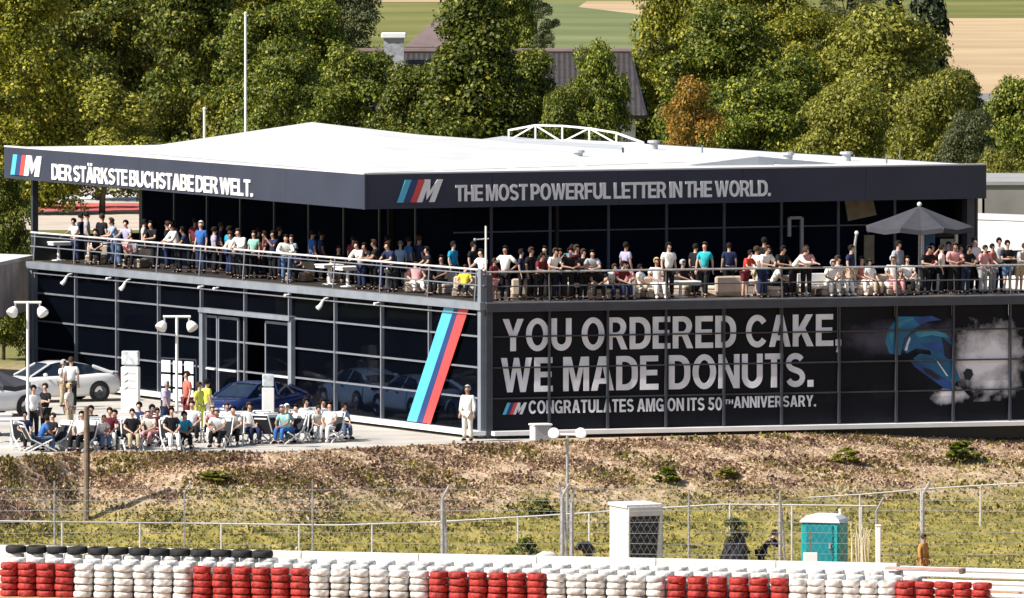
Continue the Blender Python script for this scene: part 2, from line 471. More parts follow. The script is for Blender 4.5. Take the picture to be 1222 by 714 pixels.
GL = {
 'A': (.76, [[(0, 0), (.205, 0), (.255, .2), (.505, .2), (.555, 0), (.76, 0), (.5, 1), (.26, 1)], [(.3, .36), (.46, .36), (.38, .74)]]),
 'B': (.69, [[(0, 0)] + bowl(.3, .69, 0, .56, .26)[1:-1] + [(.6, .53)] + arc(.42, .76, .24, .24, -35, 90, 6) + [(0, 1)], bowl(.2, .48, .16, .43, .13), bowl(.2, .45, .59, .84, .12)]),
 'C': (.74, [thick(arc(.4, .5, .305, .42, 38, 322, 22), .185)]),
 'D': (.73, [[(0, 0)] + bowl(.2, .73, 0, 1, .38)[1:-1] + [(0, 1)], bowl(.2, .53, .17, .83, .24)]),
 'E': (.62, [[(0, 0), (.62, 0), (.62, .17), (.2, .17), (.2, .42), (.58, .42), (.58, .58), (.2, .58), (.2, .83), (.61, .83), (.61, 1), (0, 1)]]),
 'F': (.59, [[(0, 0), (.2, 0), (.2, .41), (.54, .41), (.54, .57), (.2, .57), (.2, .83), (.59, .83), (.59, 1), (0, 1)]]),
 'G': (.77, [thick(arc(.4, .5, .305, .42, 38, 318, 22), .185), [(.42, .52), (.42, .37), (.57, .37), (.57, .0), (.75, .0), (.75, .52)]]),
 'H': (.71, [[(0, 0), (.2, 0), (.2, .41), (.51, .41), (.51, 0), (.71, 0), (.71, 1), (.51, 1), (.51, .58), (.2, .58), (.2, 1), (0, 1)]]),
 'I': (.2, [[(0, 0), (.2, 0), (.2, 1), (0, 1)]]),
 'K': (.74, [[(0, 0), (.2, 0), (.2, .28), (.3, .41), (.5, 0), (.74, 0), (.44, .57), (.71, 1), (.47, 1), (.2, .58), (.2, 1), (0, 1)]]),
 'L': (.57, [[(0, 0), (.57, 0), (.57, .17), (.2, .17), (.2, 1), (0, 1)]]),
 'M': (.87, [[(0, 0), (.185, 0), (.185, .7), (.355, 0), (.515, 0), (.685, .7), (.685, 0), (.87, 0), (.87, 1), (.6, 1), (.435, .34), (.27, 1), (0, 1)]]),
 'N': (.72, [[(0, 0), (.19, 0), (.19, .67), (.52, 0), (.72, 0), (.72, 1), (.53, 1), (.53, .34), (.2, 1), (0, 1)]]),
 'O': (.8, [arc(.4, .5, .4, .515, 0, 354, 24), arc(.4, .5, .2, .34, 0, 354, 24)]),
 'P': (.67, [[(0, 0), (.2, 0), (.2, .35)] + bowl(.2, .67, .35, 1, .31)[1:-1] + [(0, 1)], bowl(.2, .47, .51, .84, .16)]),
 'R': (.72, [[(0, 0), (.2, 0), (.2, .38), (.33, .38), (.5, 0), (.72, 0), (.53, .42)] + arc(.37, .7, .31, .3, -55, 90, 8) + [(0, 1)], bowl(.2, .48, .53, .84, .15)]),
 'S': (.68, [thick(arc(.34, .715, .24, .2, 28, 250, 12) + arc(.34, .285, .245, .2, 70, -160, 12), .175)]),
 'T': (.62, [[(.21, 0), (.41, 0), (.41, .83), (.62, .83), (.62, 1), (0, 1), (0, .83), (.21, .83)]]),
 'U': (.71, [thick([(.1, 1), (.1, .6)] + arc(.355, .34, .255, .255, 180, 360, 12) + [(.61, .6), (.61, 1)], .195)]),
 'V': (.72, [[(.26, 0), (.46, 0), (.72, 1), (.51, 1), (.36, .3), (.21, 1), (0, 1)]]),
 'W': (1.04, [[(.21, 0), (.39, 0), (.52, .62), (.65, 0), (.83, 0), (1.04, 1), (.84, 1), (.73, .32), (.6, 1), (.44, 1), (.31, .32), (.2, 1), (0, 1)]]),
 'Y': (.73, [[(.265, 0), (.465, 0), (.465, .4), (.73, 1), (.51, 1), (.365, .6), (.22, 1), (0, 1), (.265, .4)]]),
 '5': (.62, [thick([(.07, .2)] + arc(.29, .32, .235, .23, 200, 490, 14), .17), [(.12, .49), (.27, .6), (.27, .84), (.58, .84), (.58, 1), (.1, 1), (.07, .5)]]),
 '0': (.66, [arc(.33, .5, .33, .515, 0, 354, 24), arc(.33, .5, .145, .35, 0, 354, 24)]),
 '.': (.2, [[(0, 0), (.2, 0), (.2, .2), (0, .2)]]),
 ',': (.2, [[(.02, -.2), (.1, -.2), (.2, .02), (.2, .2), (0, .2), (0, 0), (.08, 0)]]),
}
GL['Ä'] = (.76, GL['A'][1] + [[(.14, 1.07), (.32, 1.07), (.32, 1.23), (.14, 1.23)], [(.44, 1.07), (.62, 1.07), (.62, 1.23), (.44, 1.23)]])
def glyphs(text, origin, u, v, n, width, height, mat, name, parent, world, gap=.07, th=.025, squeeze=.26):
    cu = bpy.data.curves.new(name, 'CURVE'); cu.dimensions = '2D'; cu.fill_mode = 'BOTH'
    x = 0.0
    for ch in text:
        if ch == ' ':
            x += squeeze; continue
        wd, cs = GL[ch]
        for c in cs:
            sp = cu.splines.new('POLY'); sp.points.add(len(c) - 1); sp.use_cyclic_u = True
            for p, (a, b) in zip(sp.points, c): p.co = (x + a, b, 0, 1)
        x += wd + gap
    total = x - gap
    o = bpy.data.objects.new(name, cu); COL.objects.link(o)
    dg = bpy.context.evaluated_depsgraph_get(); dg.update()
    me = bpy.data.meshes.new_from_object(o.evaluated_get(dg))
    bpy.data.objects.remove(o); bpy.data.curves.remove(cu)
    faces = [tuple(p.vertices) for p in me.polygons]
    P = [Vector(origin) + Vector(u) * (q.co.x * width / total) + Vector(v) * (q.co.y * height) for q in me.vertices]
    bpy.data.meshes.remove(me)
    mb = MB(); nn = Vector(n) * th; k = len(P)
    flip = False
    if faces:
        a, b, c = [P[i] for i in faces[0][:3]]
        flip = (b - a).cross(c - a).dot(nn) < 0
    mb.add(P + [p + nn for p in P], [tuple(i + k for i in (f[::-1] if flip else f)) for f in faces])
    cnt = {}
    for f in faces:
        for a, b in zip(f, f[1:] + f[:1]):
            cnt.setdefault((min(a, b), max(a, b)), []).append((a, b))
    mb.f += [(a, b, b + k, a + k) for e in cnt.values() if len(e) == 1 for a, b in e]
    return ob(name, mb, mat, parent, world)
def logo(origin, u, v, n, width, height, parent, world, th=.025, white=None):
    sh = .42 * height
    def par(x0, x1):
        return [Vector(origin) + Vector(u) * x + Vector(v) * y for x, y in ((x0, 0), (x1, 0), (x1 + sh, height), (x0 + sh, height))]
    e = ob('emblem', MB().prism(par(width * .52, width * .53), n, .002), white or M_LETTER, parent, world)
    s = width * .135
    for k, m in enumerate((M_LBLUE, M_DBLUE, M_RED)):
        c = ob('stripe', MB().prism(par(k * s * 1.06, k * s * 1.06 + s), n, th), m, e)
    x = width * .43; wM = width * .57 - sh; t = wM * .3
    def pt(a, b): return Vector(origin) + Vector(u) * (x + a + sh * b) + Vector(v) * (b * height)
    for q in ([(0, 0), (t, 0), (t, 1), (0, 1)], [(wM - t, 0), (wM, 0), (wM, 1), (wM - t, 1)]):
        ob('letter_stem', MB().prism([pt(*p) for p in q], n, th), white or M_LETTER, e)
    ob('letter_stem', MB().prism([pt(*p) for p in [(t, 1), (t + .001, .55), (wM / 2, 0.1), (wM - t - .001, .55), (wM - t, 1), (wM / 2, .5)]], n, th), white or M_LETTER, e)
    return e
# ------------------------------------------------------------------ the pavilion
PAV = empty('pavilion', C, 0, 'two storey black glass pavilion with white roof, wrap-round terrace and slogan fascia', 'building')
W0 = tuple(C)
def part(name, mb, mat, parent=None, smooth=False):
    return ob(name, mb, mat, parent if parent is not None else PAV, W0 if parent is None else None, smooth)
sEndL = sL(43); sEndR = sR(1290)
mullL = [sL(513) + (sEndL - sL(513)) * i / 9 for i in range(10)]
stepR = (sR(1205) - sR(655)) / 8
mullR = [sR(655) + stepR * i for i in range(-1, 10)]
mullR[0] = .28
rowsL = [0.02, 1.08, 2.10, 3.13, 4.0]
rowsR = rowsL
bays = [.3] + mullL
inn = -.06
# panes, each one its own part
for i in range(len(bays) - 1):
    a, b = bays[i], bays[i + 1]
    for k in range(4):
        if 3 <= i - 0 <= 99 and k < 3 and (a > sL(351) - .2 and b < sL(245) + .2):
            continue                                    # entrance bays
        z0, z1 = rowsL[k] + .02, rowsL[k + 1] - .02
        q = [WL(a + .03, z0, inn), WL(b - .03, z0, inn), WL(b - .03, z1, inn), WL(a + .03, z1, inn)]
        part('window', MB().prism(q, -nL, .02), M_GLASS)
for i in range(len(mullR) - 1):
    a, b = mullR[i], mullR[i + 1]
    for k in range(4):
        z0, z1 = rowsR[k] + .02, rowsR[k + 1] - .02
        q = [WR(a + .03, z0, inn), WR(b - .03, z0, inn), WR(b - .03, z1, inn), WR(a + .03, z1, inn)]
        part('window', MB().prism(q, -nR, .02), M_FILM)
def post(p, q, wd, dp, n, name, mat):
    d = (q - p).normalized()
    return part(name, MB().beam(p, q, wd, dp, n), mat)
for s in mullL:
    post(WL(s, 0, .0), WL(s, 4.03, .0), .075, .12, nL, 'mullion', M_FRAME)
for s in mullR[1:]:
    post(WR(s, 0, .02), WR(s, 4.03, .02), .07, .12, nR, 'mullion', M_DARKFRAME)
for z in rowsL[1:4]:
    part('transom', MB().beam(WL(.3, z, -.01), WL(sEndL, z, -.01), .075, .06), M_FRAME)
    part('transom', MB().beam(WR(.3, z, 0.012), WR(sEndR, z, 0.012), .055, .05), M_DARKFRAME)
part('corner_post', MB().beam(WL(.13, -.2, .03), WL(.13, ZD + 1.1, .03), .24, .2, nL), M_DECKEDGE)
part('corner_post', MB().beam(WR(.14, -.2, .03), WR(.14, ZD + .9, .03), .22, .2, nR), M_DARKFRAME)
part('end_post', MB().beam(WL(sEndL + .25, -.25, .03), WL(sEndL + .25, ZD, .03), .32, .2, nL), M_DECKEDGE)
# plinth, white ledge, floors, walls behind
part('plinth_ledge', MB().beam(WL(-.1, -.06, .22), WL(sEndL + .3, -.06, .22), .5, .14), M_WHITE)
part('plinth_ledge', MB().beam(WR(.2, -.06, .22), WR(sEndR, -.06, .22), .5, .14), M_WHITE)
part('plinth', MB().beam(WR(.1, -.35, -.12), WR(sEndR, -.35, -.12), .5, .4), M_BLACK)
far = C + uL * (sEndL + .4) + uR * sEndR
def quad4(s0, s1, t0, t1, z):
    return [C + uL * s + uR * t + UP * z for s, t in ((s0, t0), (s1, t0), (s1, t1), (s0, t1))]
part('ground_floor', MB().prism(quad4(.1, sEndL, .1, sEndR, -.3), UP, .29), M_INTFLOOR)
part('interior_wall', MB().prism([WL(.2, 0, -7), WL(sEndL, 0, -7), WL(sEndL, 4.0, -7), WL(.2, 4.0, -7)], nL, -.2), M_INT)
part('end_wall', MB().prism([WL(sEndL + .38, -.25, -.1), WL(sEndL + .38, -.25, -16), WL(sEndL + .38, 4.0, -16), WL(sEndL + .38, 4.0, -.1)], uL, .15), M_GREYC)
part('terrace_slab', MB().prism(quad4(-.05, sEndL + .4, -.05, sEndR, 4.04), UP, ZD - 4.05), M_DECK)
part('terrace_edge', MB().beam(WL(-.12, 4.15, .1), WL(sEndL + .45, 4.15, .1), .22, .25), M_DECKEDGE)
part('terrace_edge', MB().beam(WR(.02, 4.1, .1), WR(sEndR, 4.1, .1), .2, .28), M_DARKFRAME)
part('edge_strip', MB().beam(WR(.02, 4.262, .11), WR(sEndR, 4.262, .11), .12, .04), M_FRAME)
part('cable_tray', MB().beam(WL(.4, 3.86, .08), WL(sEndL, 3.86, .08), .07, .035), M_FRAME)

# entrance: portal frame with two door leaves
ea, eb = sL(351), sL(245)
ent = part('entrance', MB().beam(WL(ea - .1, 3.12, .1), WL(eb + .1, 3.12, .1), .28, .16).beam(WL(ea, 0, .1), WL(ea, 3.05, .1), .28, .16, nL).beam(WL(eb, 0, .1), WL(eb, 3.05, .1), .28, .16, nL), M_DECKEDGE)
for s0, s1, shut in ((ea + .12, lerp(ea, eb, .31), 1), (lerp(ea, eb, .33), lerp(ea, eb, .6), 0), (lerp(ea, eb, .62), lerp(ea, eb, .84), 1), (lerp(ea, eb, .86), eb - .12, 1)):
    if not shut: continue
    d = part('door', MB().beam(WL(s0, .02, 0), WL(s0, 2.9, 0), .09, .07, nL).beam(WL(s1, .02, 0), WL(s1, 2.9, 0), .09, .07, nL).beam(WL(s0, 2.9, .0), WL(s1, 2.9, .0), .06, .09).beam(WL(s0, .07, .0), WL(s1, .07, .0), .06, .1), M_FRAME)
    ob('pane', MB().prism([WL(s0 + .05, .1, 0), WL(s1 - .05, .1, 0), WL(s1 - .05, 2.85, 0), WL(s0 + .05, 2.85, 0)], nL, .015), M_GLASS, d)
    ob('handle', MB().tube([WL(s0 + .1, 1.05, .06), WL(s1 - .1, 1.05, .06)], .035), M_WHITE, d)

# three colour stripes slanting over the corner windows
for (a, b, c, d), m in (((532, 544, 499, 487.6), M_LBLUE), ((544.3, 549.5, 506, 499.3), M_DBLUE), ((549.8, 561, 515.6, 506.3), M_RED)):
    q = [WL(sL(a), 4.0, .055), WL(sL(b), 4.0, .055), WL(sL(c), .05, .055), WL(sL(d), .05, .055)]
    part('colour_stripe', MB().prism(q, nL, .012), m)

# window print on the right wall: slogan lettering and a picture of a drifting car in smoke
def rp(px, py, off=.0): return WR(sR(px), zR(px, py), off)
OFF = -.03
def sign(text, x0, x1, ytop0, ybot0, gap, sq, off=OFF, th=.02, mat=None, nm='lettering'):
    a = rp(x0, ybot0); wd = sR(x1) - sR(x0)
    o = WR(sR(x0), zR(x0, ybot0), off)
    return glyphs(text, o, uR, UP, nR, wd, zR(x0, ytop0) - zR(x0, ybot0), mat or M_PRINTW, nm, PAV, W0, gap, th, sq)
sign('YOU ORDERED CAKE,', 600, 1004, 381, 419.5, .08, .27)
sign('WE MADE DONUTS.', 598, 971, 427.5, 468.5, .08, .27)
sign('CONGRATULATES AMG ON ITS 50', 631, 862, 478.5, 494, .09, .25)
sign('TH', 865, 875, 477, 482.5, .08, .27)
sign('ANNIVERSARY.', 876, 974, 473.5, 487, .09, .25)
logo(rp(600, 495, OFF), uR, UP, nR, sR(629) - sR(600), zR(600, 481) - zR(600, 495), PAV, W0, .02, M_PRINTW)
pic = part('printed_picture', MB().prism([rp(1004, 494, -.055), rp(1290, 489, -.055), rp(1290, 376, -.055), rp(1004, 378, -.055)], nR, .008), M_FILM)
def blob(name, pts, mat, off, seed=0, jag=0.0):
    r = random.Random(seed); out = []
    for i, p in enumerate(pts):
        q = pts[(i + 1) % len(pts)]
        for k in range(5):
            t = k / 5
            out.append((p[0] + (q[0] - p[0]) * t + (r.uniform(-jag, jag) if jag else 0), p[1] + (q[1] - p[1]) * t + (r.uniform(-jag, jag) if jag else 0)))
    return ob(name, MB().prism([rp(x, y, off) for x, y in out], nR, .003), mat, pic)
def softprint(name, px, py, rx, rz, rgb, thr=.5, nscale=1.4):
    m = bpy.data.materials.new(name); m.use_nodes = True; q = m.node_tree; b = q.nodes['Principled BSDF']
    b.inputs['Roughness'].default_value = .6; b.inputs['Specular IOR Level'].default_value = .12
    c = rp(px, py, 0); N = q.nodes.new; K = q.links.new
    tc = N('ShaderNodeTexCoord'); su = N('ShaderNodeVectorMath'); su.operation = 'SUBTRACT'; su.inputs[1].default_value = c
    K(tc.outputs['Object'], su.inputs[0])
    sc = N('ShaderNodeVectorMath'); sc.operation = 'MULTIPLY'; sc.inputs[1].default_value = (1 / rx, 1 / rx, 1 / rz); K(su.outputs[0], sc.inputs[0])
    gr = N('ShaderNodeVectorMath'); gr.operation = 'LENGTH'; K(sc.outputs[0], gr.inputs[0])
    no = N('ShaderNodeTexNoise'); no.inputs['Scale'].default_value = nscale; no.inputs['Detail'].default_value = 12; no.inputs['Roughness'].default_value = .6; K(tc.outputs['Object'], no.inputs['Vector'])
    ma = N('ShaderNodeMath'); ma.operation = 'MULTIPLY_ADD'; ma.inputs[1].default_value = 1.5; K(no.outputs['Fac'], ma.inputs[0])
    sb = N('ShaderNodeMath'); sb.operation = 'SUBTRACT'; sb.inputs[0].default_value = thr - .25; K(gr.outputs['Value'], sb.inputs[1]); K(sb.outputs[0], ma.inputs[2])
    ra = N('ShaderNodeValToRGB'); e = ra.color_ramp.elements
    e[0].position = .1; e[0].color = (.008, .009, .014, 1); e[1].position = .75; e[1].color = (*rgb, 1)
    x = e.new(.4); x.color = tuple(.5 * v for v in rgb) + (1,)
    K(ma.outputs[0], ra.inputs[0]); K(ra.outputs[0], b.inputs['Base Color']); return m
M_SMK = softprint('printed tyre smoke', 1180, 430, 1.5, 1.55, (.84, .82, .9), .56)
M_SMK2 = softprint('printed low smoke', 1132, 472, .8, .35, (.8, .78, .86), .56, 2)
M_HAZE = softprint('printed asphalt haze', 1130, 402, 5.5, .8, (.1, .095, .14), .42, .8)
M_PBLUE = pm('printed car blue', (.008, .12, .3), .5, .35, .8, rgb2=(.02, .22, .42))
M_PBLUE2 = pm('printed car deep blue', (.015, .06, .25), .5, .4, 1.0)
M_PDK = pm('printed car glass', (.006, .012, .03), .5, .3, 2)
blob('printed_haze', [(1006, 382), (1288, 377), (1288, 440), (1006, 444)], M_HAZE, -.046, 1)
blob('printed_smoke', [(1138, 379), (1240, 377), (1240, 478), (1138, 480)], M_SMK, -.043, 2)
blob('printed_smoke', [(1104, 458), (1141, 456), (1160, 476), (1150, 488), (1112, 488)], M_SMK2, -.0425, 2)
blob('printed_rear', [(1072, 378), (1100, 378), (1105, 384), (1092, 392), (1080, 404), (1075, 424), (1062, 422), (1057, 408), (1060, 395)], M_PBLUE, -.040, 3)
blob('printed_car', [(1078, 416), (1082, 404), (1094, 395), (1112, 392), (1130, 398), (1138, 412), (1140, 436), (1146, 452), (1138, 460), (1124, 452), (1106, 440), (1090, 428), (1098, 422), (1112, 424), (1110, 418), (1094, 416), (1082, 422)], M_PBLUE, -.037, 4)
blob('printed_bumper', [(1086, 430), (1100, 434), (1124, 449), (1139, 458), (1142, 466), (1128, 464), (1108, 450), (1092, 438)], M_PBLUE2, -.034, 5)
blob('printed_glass', [(1124, 402), (1136, 412), (1138, 430), (1128, 426)], M_PDK, -.031, 6)
blob('printed_wheel', [(1150, 445), (1154, 440), (1160, 441), (1162, 447), (1158, 454), (1152, 453)], M_PDK, -.031, 7)
M_PLT = pm('printed car highlight', (.02, .2, .36), .5, .4, 1.2, rgb2=(.07, .32, .47))
blob('printed_highlight', [(1092, 397), (1110, 393), (1128, 398), (1134, 404), (1112, 400), (1096, 403)], M_PLT, -.034, 11)
blob('printed_highlight', [(1062, 400), (1068, 388), (1080, 381), (1092, 380), (1078, 387), (1068, 399), (1065, 415)], M_PLT, -.034, 12)
blob('printed_shade', [(1098, 410), (1120, 408), (1134, 418), (1137, 434), (1122, 420), (1104, 415)], M_PBLUE2, -.034, 13)
blob('printed_grille', [(1100, 438), (1112, 442), (1124, 452), (1118, 453), (1104, 444)], M_PDK, -.029, 14)
blob('printed_wing', [(1090, 379), (1112, 377), (1124, 382), (1108, 384), (1098, 388)], M_PBLUE2, -.031, 15)
blob('printed_lamp', [(1080, 418), (1083, 408), (1086, 402), (1087, 405), (1084, 413), (1083, 419)], M_PRINTW, -.031, 8)
blob('printed_lamp', [(1116, 428), (1120, 432), (1132, 449), (1130, 449)], M_PRINTW, -.028, 9)

# railings
def railing(W, s0, s1, posts, mtop, mmid, zt, off, bow, n):
    r = part('railing', MB().tube([W(s0, ZD + zt, off), W(s1, ZD + zt, off)], .034), mtop)
    ob('mid_rail', MB().tube([W(s0, ZD + zt * .52, off + bow * .6), W(s1, ZD + zt * .52, off + bow * .6)], .022), mmid, r)
    for s in posts:
        q = [W(s, ZD - .2, off + .06), W(s, ZD + .12, off + .06 + bow * .4), W(s, ZD + zt * .55, off + bow), W(s, ZD + zt, off)]
        ob('railing_post', MB().tube(q, .027), mmid, r)
    return r
rl = railing(WL, -.1, sEndL + .4, [.55] + mullL, M_RAIL, M_FRAME, 1.07, .02, .03, nL)
ob('lower_rail', MB().tube([WL(-.1, ZD + .93, .02), WL(sEndL + .4, ZD + .93, .02)], .02), M_FRAME, rl)
railing(WR, .05, sEndR, mullR[1::2], M_STEEL, M_DARKRAIL, 1.0, .02, .02, nR)

# spotlights clipped under the terrace edge
for px in (90, 137, 160, 247, 265, 350, 396, 457):
    s = sL(px); big = px in (90, 160, 396)
    b = MB().tube([WL(s, 3.98, .12), WL(s, 3.93, .3)], .03, 6)
    if big: b.tube([WL(s, 3.9, .32), WL(s + .1, 3.7, .38), WL(s + .2, 3.6, .44)], [.04, .07, .09], 8)
    else: b.ball(WL(s, 3.92, .3), .06, 8, 6)
    part('spotlight', b, M_WHITE)

# roof
ZB, ZR = 7.15, 8.33
A = onZ(435, 250, ZB); Lp = onZ(5, 212.5, ZB); Rp = onZ(1177, 237, ZB)
A.z = Lp.z = Rp.z = 0
vL = (Lp - A).normalized(); vR = (Rp - A).normalized(); lenF = (Lp - A).length; lenG = (Rp - A).length
mL = Vector((-vL.y, vL.x, 0)); mL = mL if mL.y < 0 else -mL
mR = Vector((-vR.y, vR.x, 0)); mR = mR if mR.y < 0 else -mR
def FL(s, z, off=0.0): return A + vL * s + mL * off + UP * z
def FR(s, z, off=0.0): return A + vR * s + mR * off + UP * z
def RF(s, t, z): return A + vL * s + vR * t + UP * z
nseg = 5
for i in range(nseg):
    a, b = lenF * i / nseg, lenF * (i + 1) / nseg
    part('fascia_panel', MB().prism([FL(a + (.0 if i == 0 else .012), ZB), FL(b, ZB), FL(b, ZR), FL(a + (.0 if i == 0 else .012), ZR)], -mL, .18), M_FASCIA)
    a, b = lenG * i / nseg, lenG * (i + 1) / nseg
    part('fascia_panel', MB().prism([FR(a + (.19 if i == 0 else .012), ZB), FR(b, ZB), FR(b, ZR), FR(a + (.19 if i == 0 else .012), ZR)], -mR, .18), M_FASCIA)
part('corner_trim', MB().beam(FL(.0, ZB - .004, .012), FL(.0, ZR + .004, .012), .22, .05, mL), M_FASCIA)
part('fascia_panel', MB().prism([RF(.1, lenG, ZB), RF(lenF, lenG, ZB), RF(lenF, lenG, ZR), RF(.1, lenG, ZR)], vR, -.18), M_FASCIA)
part('soffit', MB().prism([RF(.2, .2, ZB + .05), RF(lenF - .1, .2, ZB + .05), RF(lenF - .1, lenG - .2, ZB + .05), RF(.2, lenG - .2, ZB + .05)], UP, .1), M_BLACK)
roof = part('roof', MB().prism([RF(.1, .1, ZR - .25), RF(lenF, .1, ZR - .25), RF(lenF, lenG - .1, ZR - .25), RF(.1, lenG - .1, ZR - .25)], UP, .24), M_ROOF)
part('roof_trim', MB().beam(FL(.0, ZR + .02, -.1), FL(lenF, ZR + .02, -.1), .22, .05), M_ROOF)
part('roof_trim', MB().beam(FR(.2, ZR + .02, -.1), FR(lenG, ZR + .02, -.1), .22, .05), M_ROOF)
def rz(px, py, z=ZR): return onZ(px, py, z)
pk = rz(372, 176) ; pk.z = ZR + .95
base = [rz(140, 180.5), rz(434, 206.5), rz(820, 193.5), rz(600, 168), rz(500, 168), rz(190, 173)]
pk2 = rz(500, 174); pk2.z = ZR + .42
mb = MB(); mb.add(base + [pk, pk2], [(0, 1, 6), (1, 7, 6), (1, 2, 7), (2, 3, 7), (3, 4, 7), (7, 4, 6), (4, 5, 6), (5, 0, 6)])
ob('raised_membrane', mb, M_ROOF, roof, smooth=True)
q = [rz(566, 170), rz(742, 182), rz(742, 176), rz(600, 165)]
ob('skylight_strip', MB().prism([Vector((p.x, p.y, ZR - .02)) for p in q], UP, .1), M_GREYROOF, roof)
g0, g1, g2 = rz(815, 198), rz(905, 197), rz(1000, 195.5)
ob('ribbed_upstand', MB().prism([g0, g1, g2, g1 + UP * .3], Vector((0, 1, 0)), .1), M_GREYROOF, roof)
# white lattice railing at the far edge of the roof
t0, t1 = rz(607, 168), rz(768, 172)
lat = part('roof_lattice', MB().beam(t0 + UP * .02, t1 + UP * .02, .06, .06), M_WHITE)
N_ = 5; tops = []
for i in range(N_ + 1):
    p = lerp(t0, t1, i / N_); hgt = (.4, .62, .62, .55, .4, .05)[i]
    tops.append(p + UP * hgt)
    ob('lattice_post', MB().beam(p, p + UP * hgt, .07, .07), M_WHITE, lat)
for i in range(N_):
    ob('lattice_rail', MB().beam(tops[i], tops[i + 1], .07, .07), M_WHITE, lat)
    p = lerp(t0, t1, (i + (i % 2)) / N_)
    ob('lattice_brace', MB().beam(p, tops[i + 1 - (i % 2)], .05, .05), M_WHITE, lat)
for px, py in ((838, 183), (945, 190), (1058, 195), (1074, 190)):
    p = rz(px, py); part('roof_pin', MB().tube([p - UP * .2, p + UP * .3], .03, 6), M_FRAME)

# slogans on the fascia
def sF(px, c0=None): return (onP(px, 230, A, mL) - A).dot(vL)
def sG(px): return (onP(px, 230, A, mR) - A).dot(vR)
def zF(px, py): return onP(px, py, A, mL).z
def zG(px, py): return onP(px, py, A, mR).z
glyphs('DER STÄRKSTE BUCHSTABE DER WELT.', FL(sF(63), zF(63, 214.2), .012), -vL, UP, mL, sF(63) - sF(303), zF(63, 195.5) - zF(63, 214.2), M_LETTER, 'fascia_lettering', PAV, W0, .035, .04, .17)
glyphs('THE MOST POWERFUL LETTER IN THE WORLD.', FR(sG(543), zG(543, 240.5), .012), vR, UP, mR, sG(919) - sG(543), zG(543, 221) - zG(543, 240.5), M_LETTER, 'fascia_lettering', PAV, W0, .04, .04, .2)
logo(FL(sF(14), zF(14, 208.3), .012), -vL, UP, mL, sF(14) - sF(51), zF(14, 184) - zF(14, 208.3), PAV, W0, .04)
logo(FR(sG(473), zG(473, 242), .012), vR, UP, mR, sG(528) - sG(473), zG(473, 215) - zG(473, 242), PAV, W0, .04)

# upper storey: glazed walls set back under the roof, dark core behind
inset = 1.8
IL = 3.4                                     # left glazing stands this far behind the railing
g0_ = WL(0, 0, -IL); h0_ = FR(0, 0, -inset)
den = uL.x * vR.y - uL.y * vR.x
sK = ((h0_.x - g0_.x) * vR.y - (h0_.y - g0_.y) * vR.x) / den
tK = ((h0_.x - g0_.x) * uL.y - (h0_.y - g0_.y) * uL.x) / den
sU = (onP(171, 250, C - nL * IL, nL) - C).dot(uL)
M_NAVY = pm('navy aluminium', (.03, .04, .075), .4, .1, 2)
nU = 9
for i in range(nU):
    a, b = lerp(sK, sU, i / nU), lerp(sK, sU, (i + 1) / nU)
    part('upper_window', MB().prism([WL(a + .04, ZD + .01, -IL), WL(b - .04, ZD + .01, -IL), WL(b - .04, ZB, -IL), WL(a + .04, ZB, -IL)], -nL, .03), M_UGLASS)
    part('upper_mullion', MB().beam(WL(b, ZD, -IL + .02), WL(b, ZB, -IL + .02), .09, .12, nL), M_DARKFRAME)
tU0, tU1 = tK, lenG - .15
pr = sG(755) - sG(685)
k0 = sG(685) - pr * math.floor((sG(685) - tK) / pr)
tt = [tK] + [k0 + pr * i for i in range(40) if tK + .3 < k0 + pr * i < tU1 - .3] + [tU1]
for i in range(len(tt) - 1):
    a, b = tt[i], tt[i + 1]
    part('upper_window', MB().prism([FR(a + .04, ZD + .01, -inset), FR(b - .04, ZD + .01, -inset), FR(b - .04, ZB, -inset), FR(a + .04, ZB, -inset)], -mR, .03), M_UGLASS)
    part('upper_mullion', MB().beam(FR(b, ZD, -inset + .02), FR(b, ZB, -inset + .02), .1, .12, mR), M_NAVY)
part('upper_transom', MB().beam(FR(tU0, ZD + 1.95, -inset + .03), FR(tU1, ZD + 1.95, -inset + .03), .08, .05), M_DARKFRAME)
part('upper_end_wall', MB().prism([WL(sU + .1, ZD, -IL), WL(sU + .1, ZD, -22), WL(sU + .1, ZB, -22), WL(sU + .1, ZB, -IL)], uL, .3), M_BLACK)
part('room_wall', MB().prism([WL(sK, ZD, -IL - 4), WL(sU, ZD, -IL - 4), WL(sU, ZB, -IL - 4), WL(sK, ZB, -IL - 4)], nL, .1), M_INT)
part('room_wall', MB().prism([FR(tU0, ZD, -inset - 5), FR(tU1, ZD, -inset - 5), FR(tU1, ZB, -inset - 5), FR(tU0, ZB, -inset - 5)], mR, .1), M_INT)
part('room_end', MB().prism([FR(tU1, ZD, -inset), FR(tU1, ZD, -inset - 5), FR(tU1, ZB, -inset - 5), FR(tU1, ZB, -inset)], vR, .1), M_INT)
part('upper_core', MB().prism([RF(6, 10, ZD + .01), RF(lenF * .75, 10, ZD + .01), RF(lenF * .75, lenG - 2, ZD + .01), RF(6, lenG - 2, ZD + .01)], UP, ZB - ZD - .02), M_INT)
for px in (186, 1165):
    pass
part('column', MB().beam(FR(lenG - .35, ZD, -.6), FR(lenG - .35, ZB, -.6), .35, .35, mR), M_DARKFRAME)
part('column', MB().beam(FL(lenF - 1.2, ZD, -.8), FL(lenF - 1.2, ZB, -.8), .22, .22, mL), M_DARKFRAME)
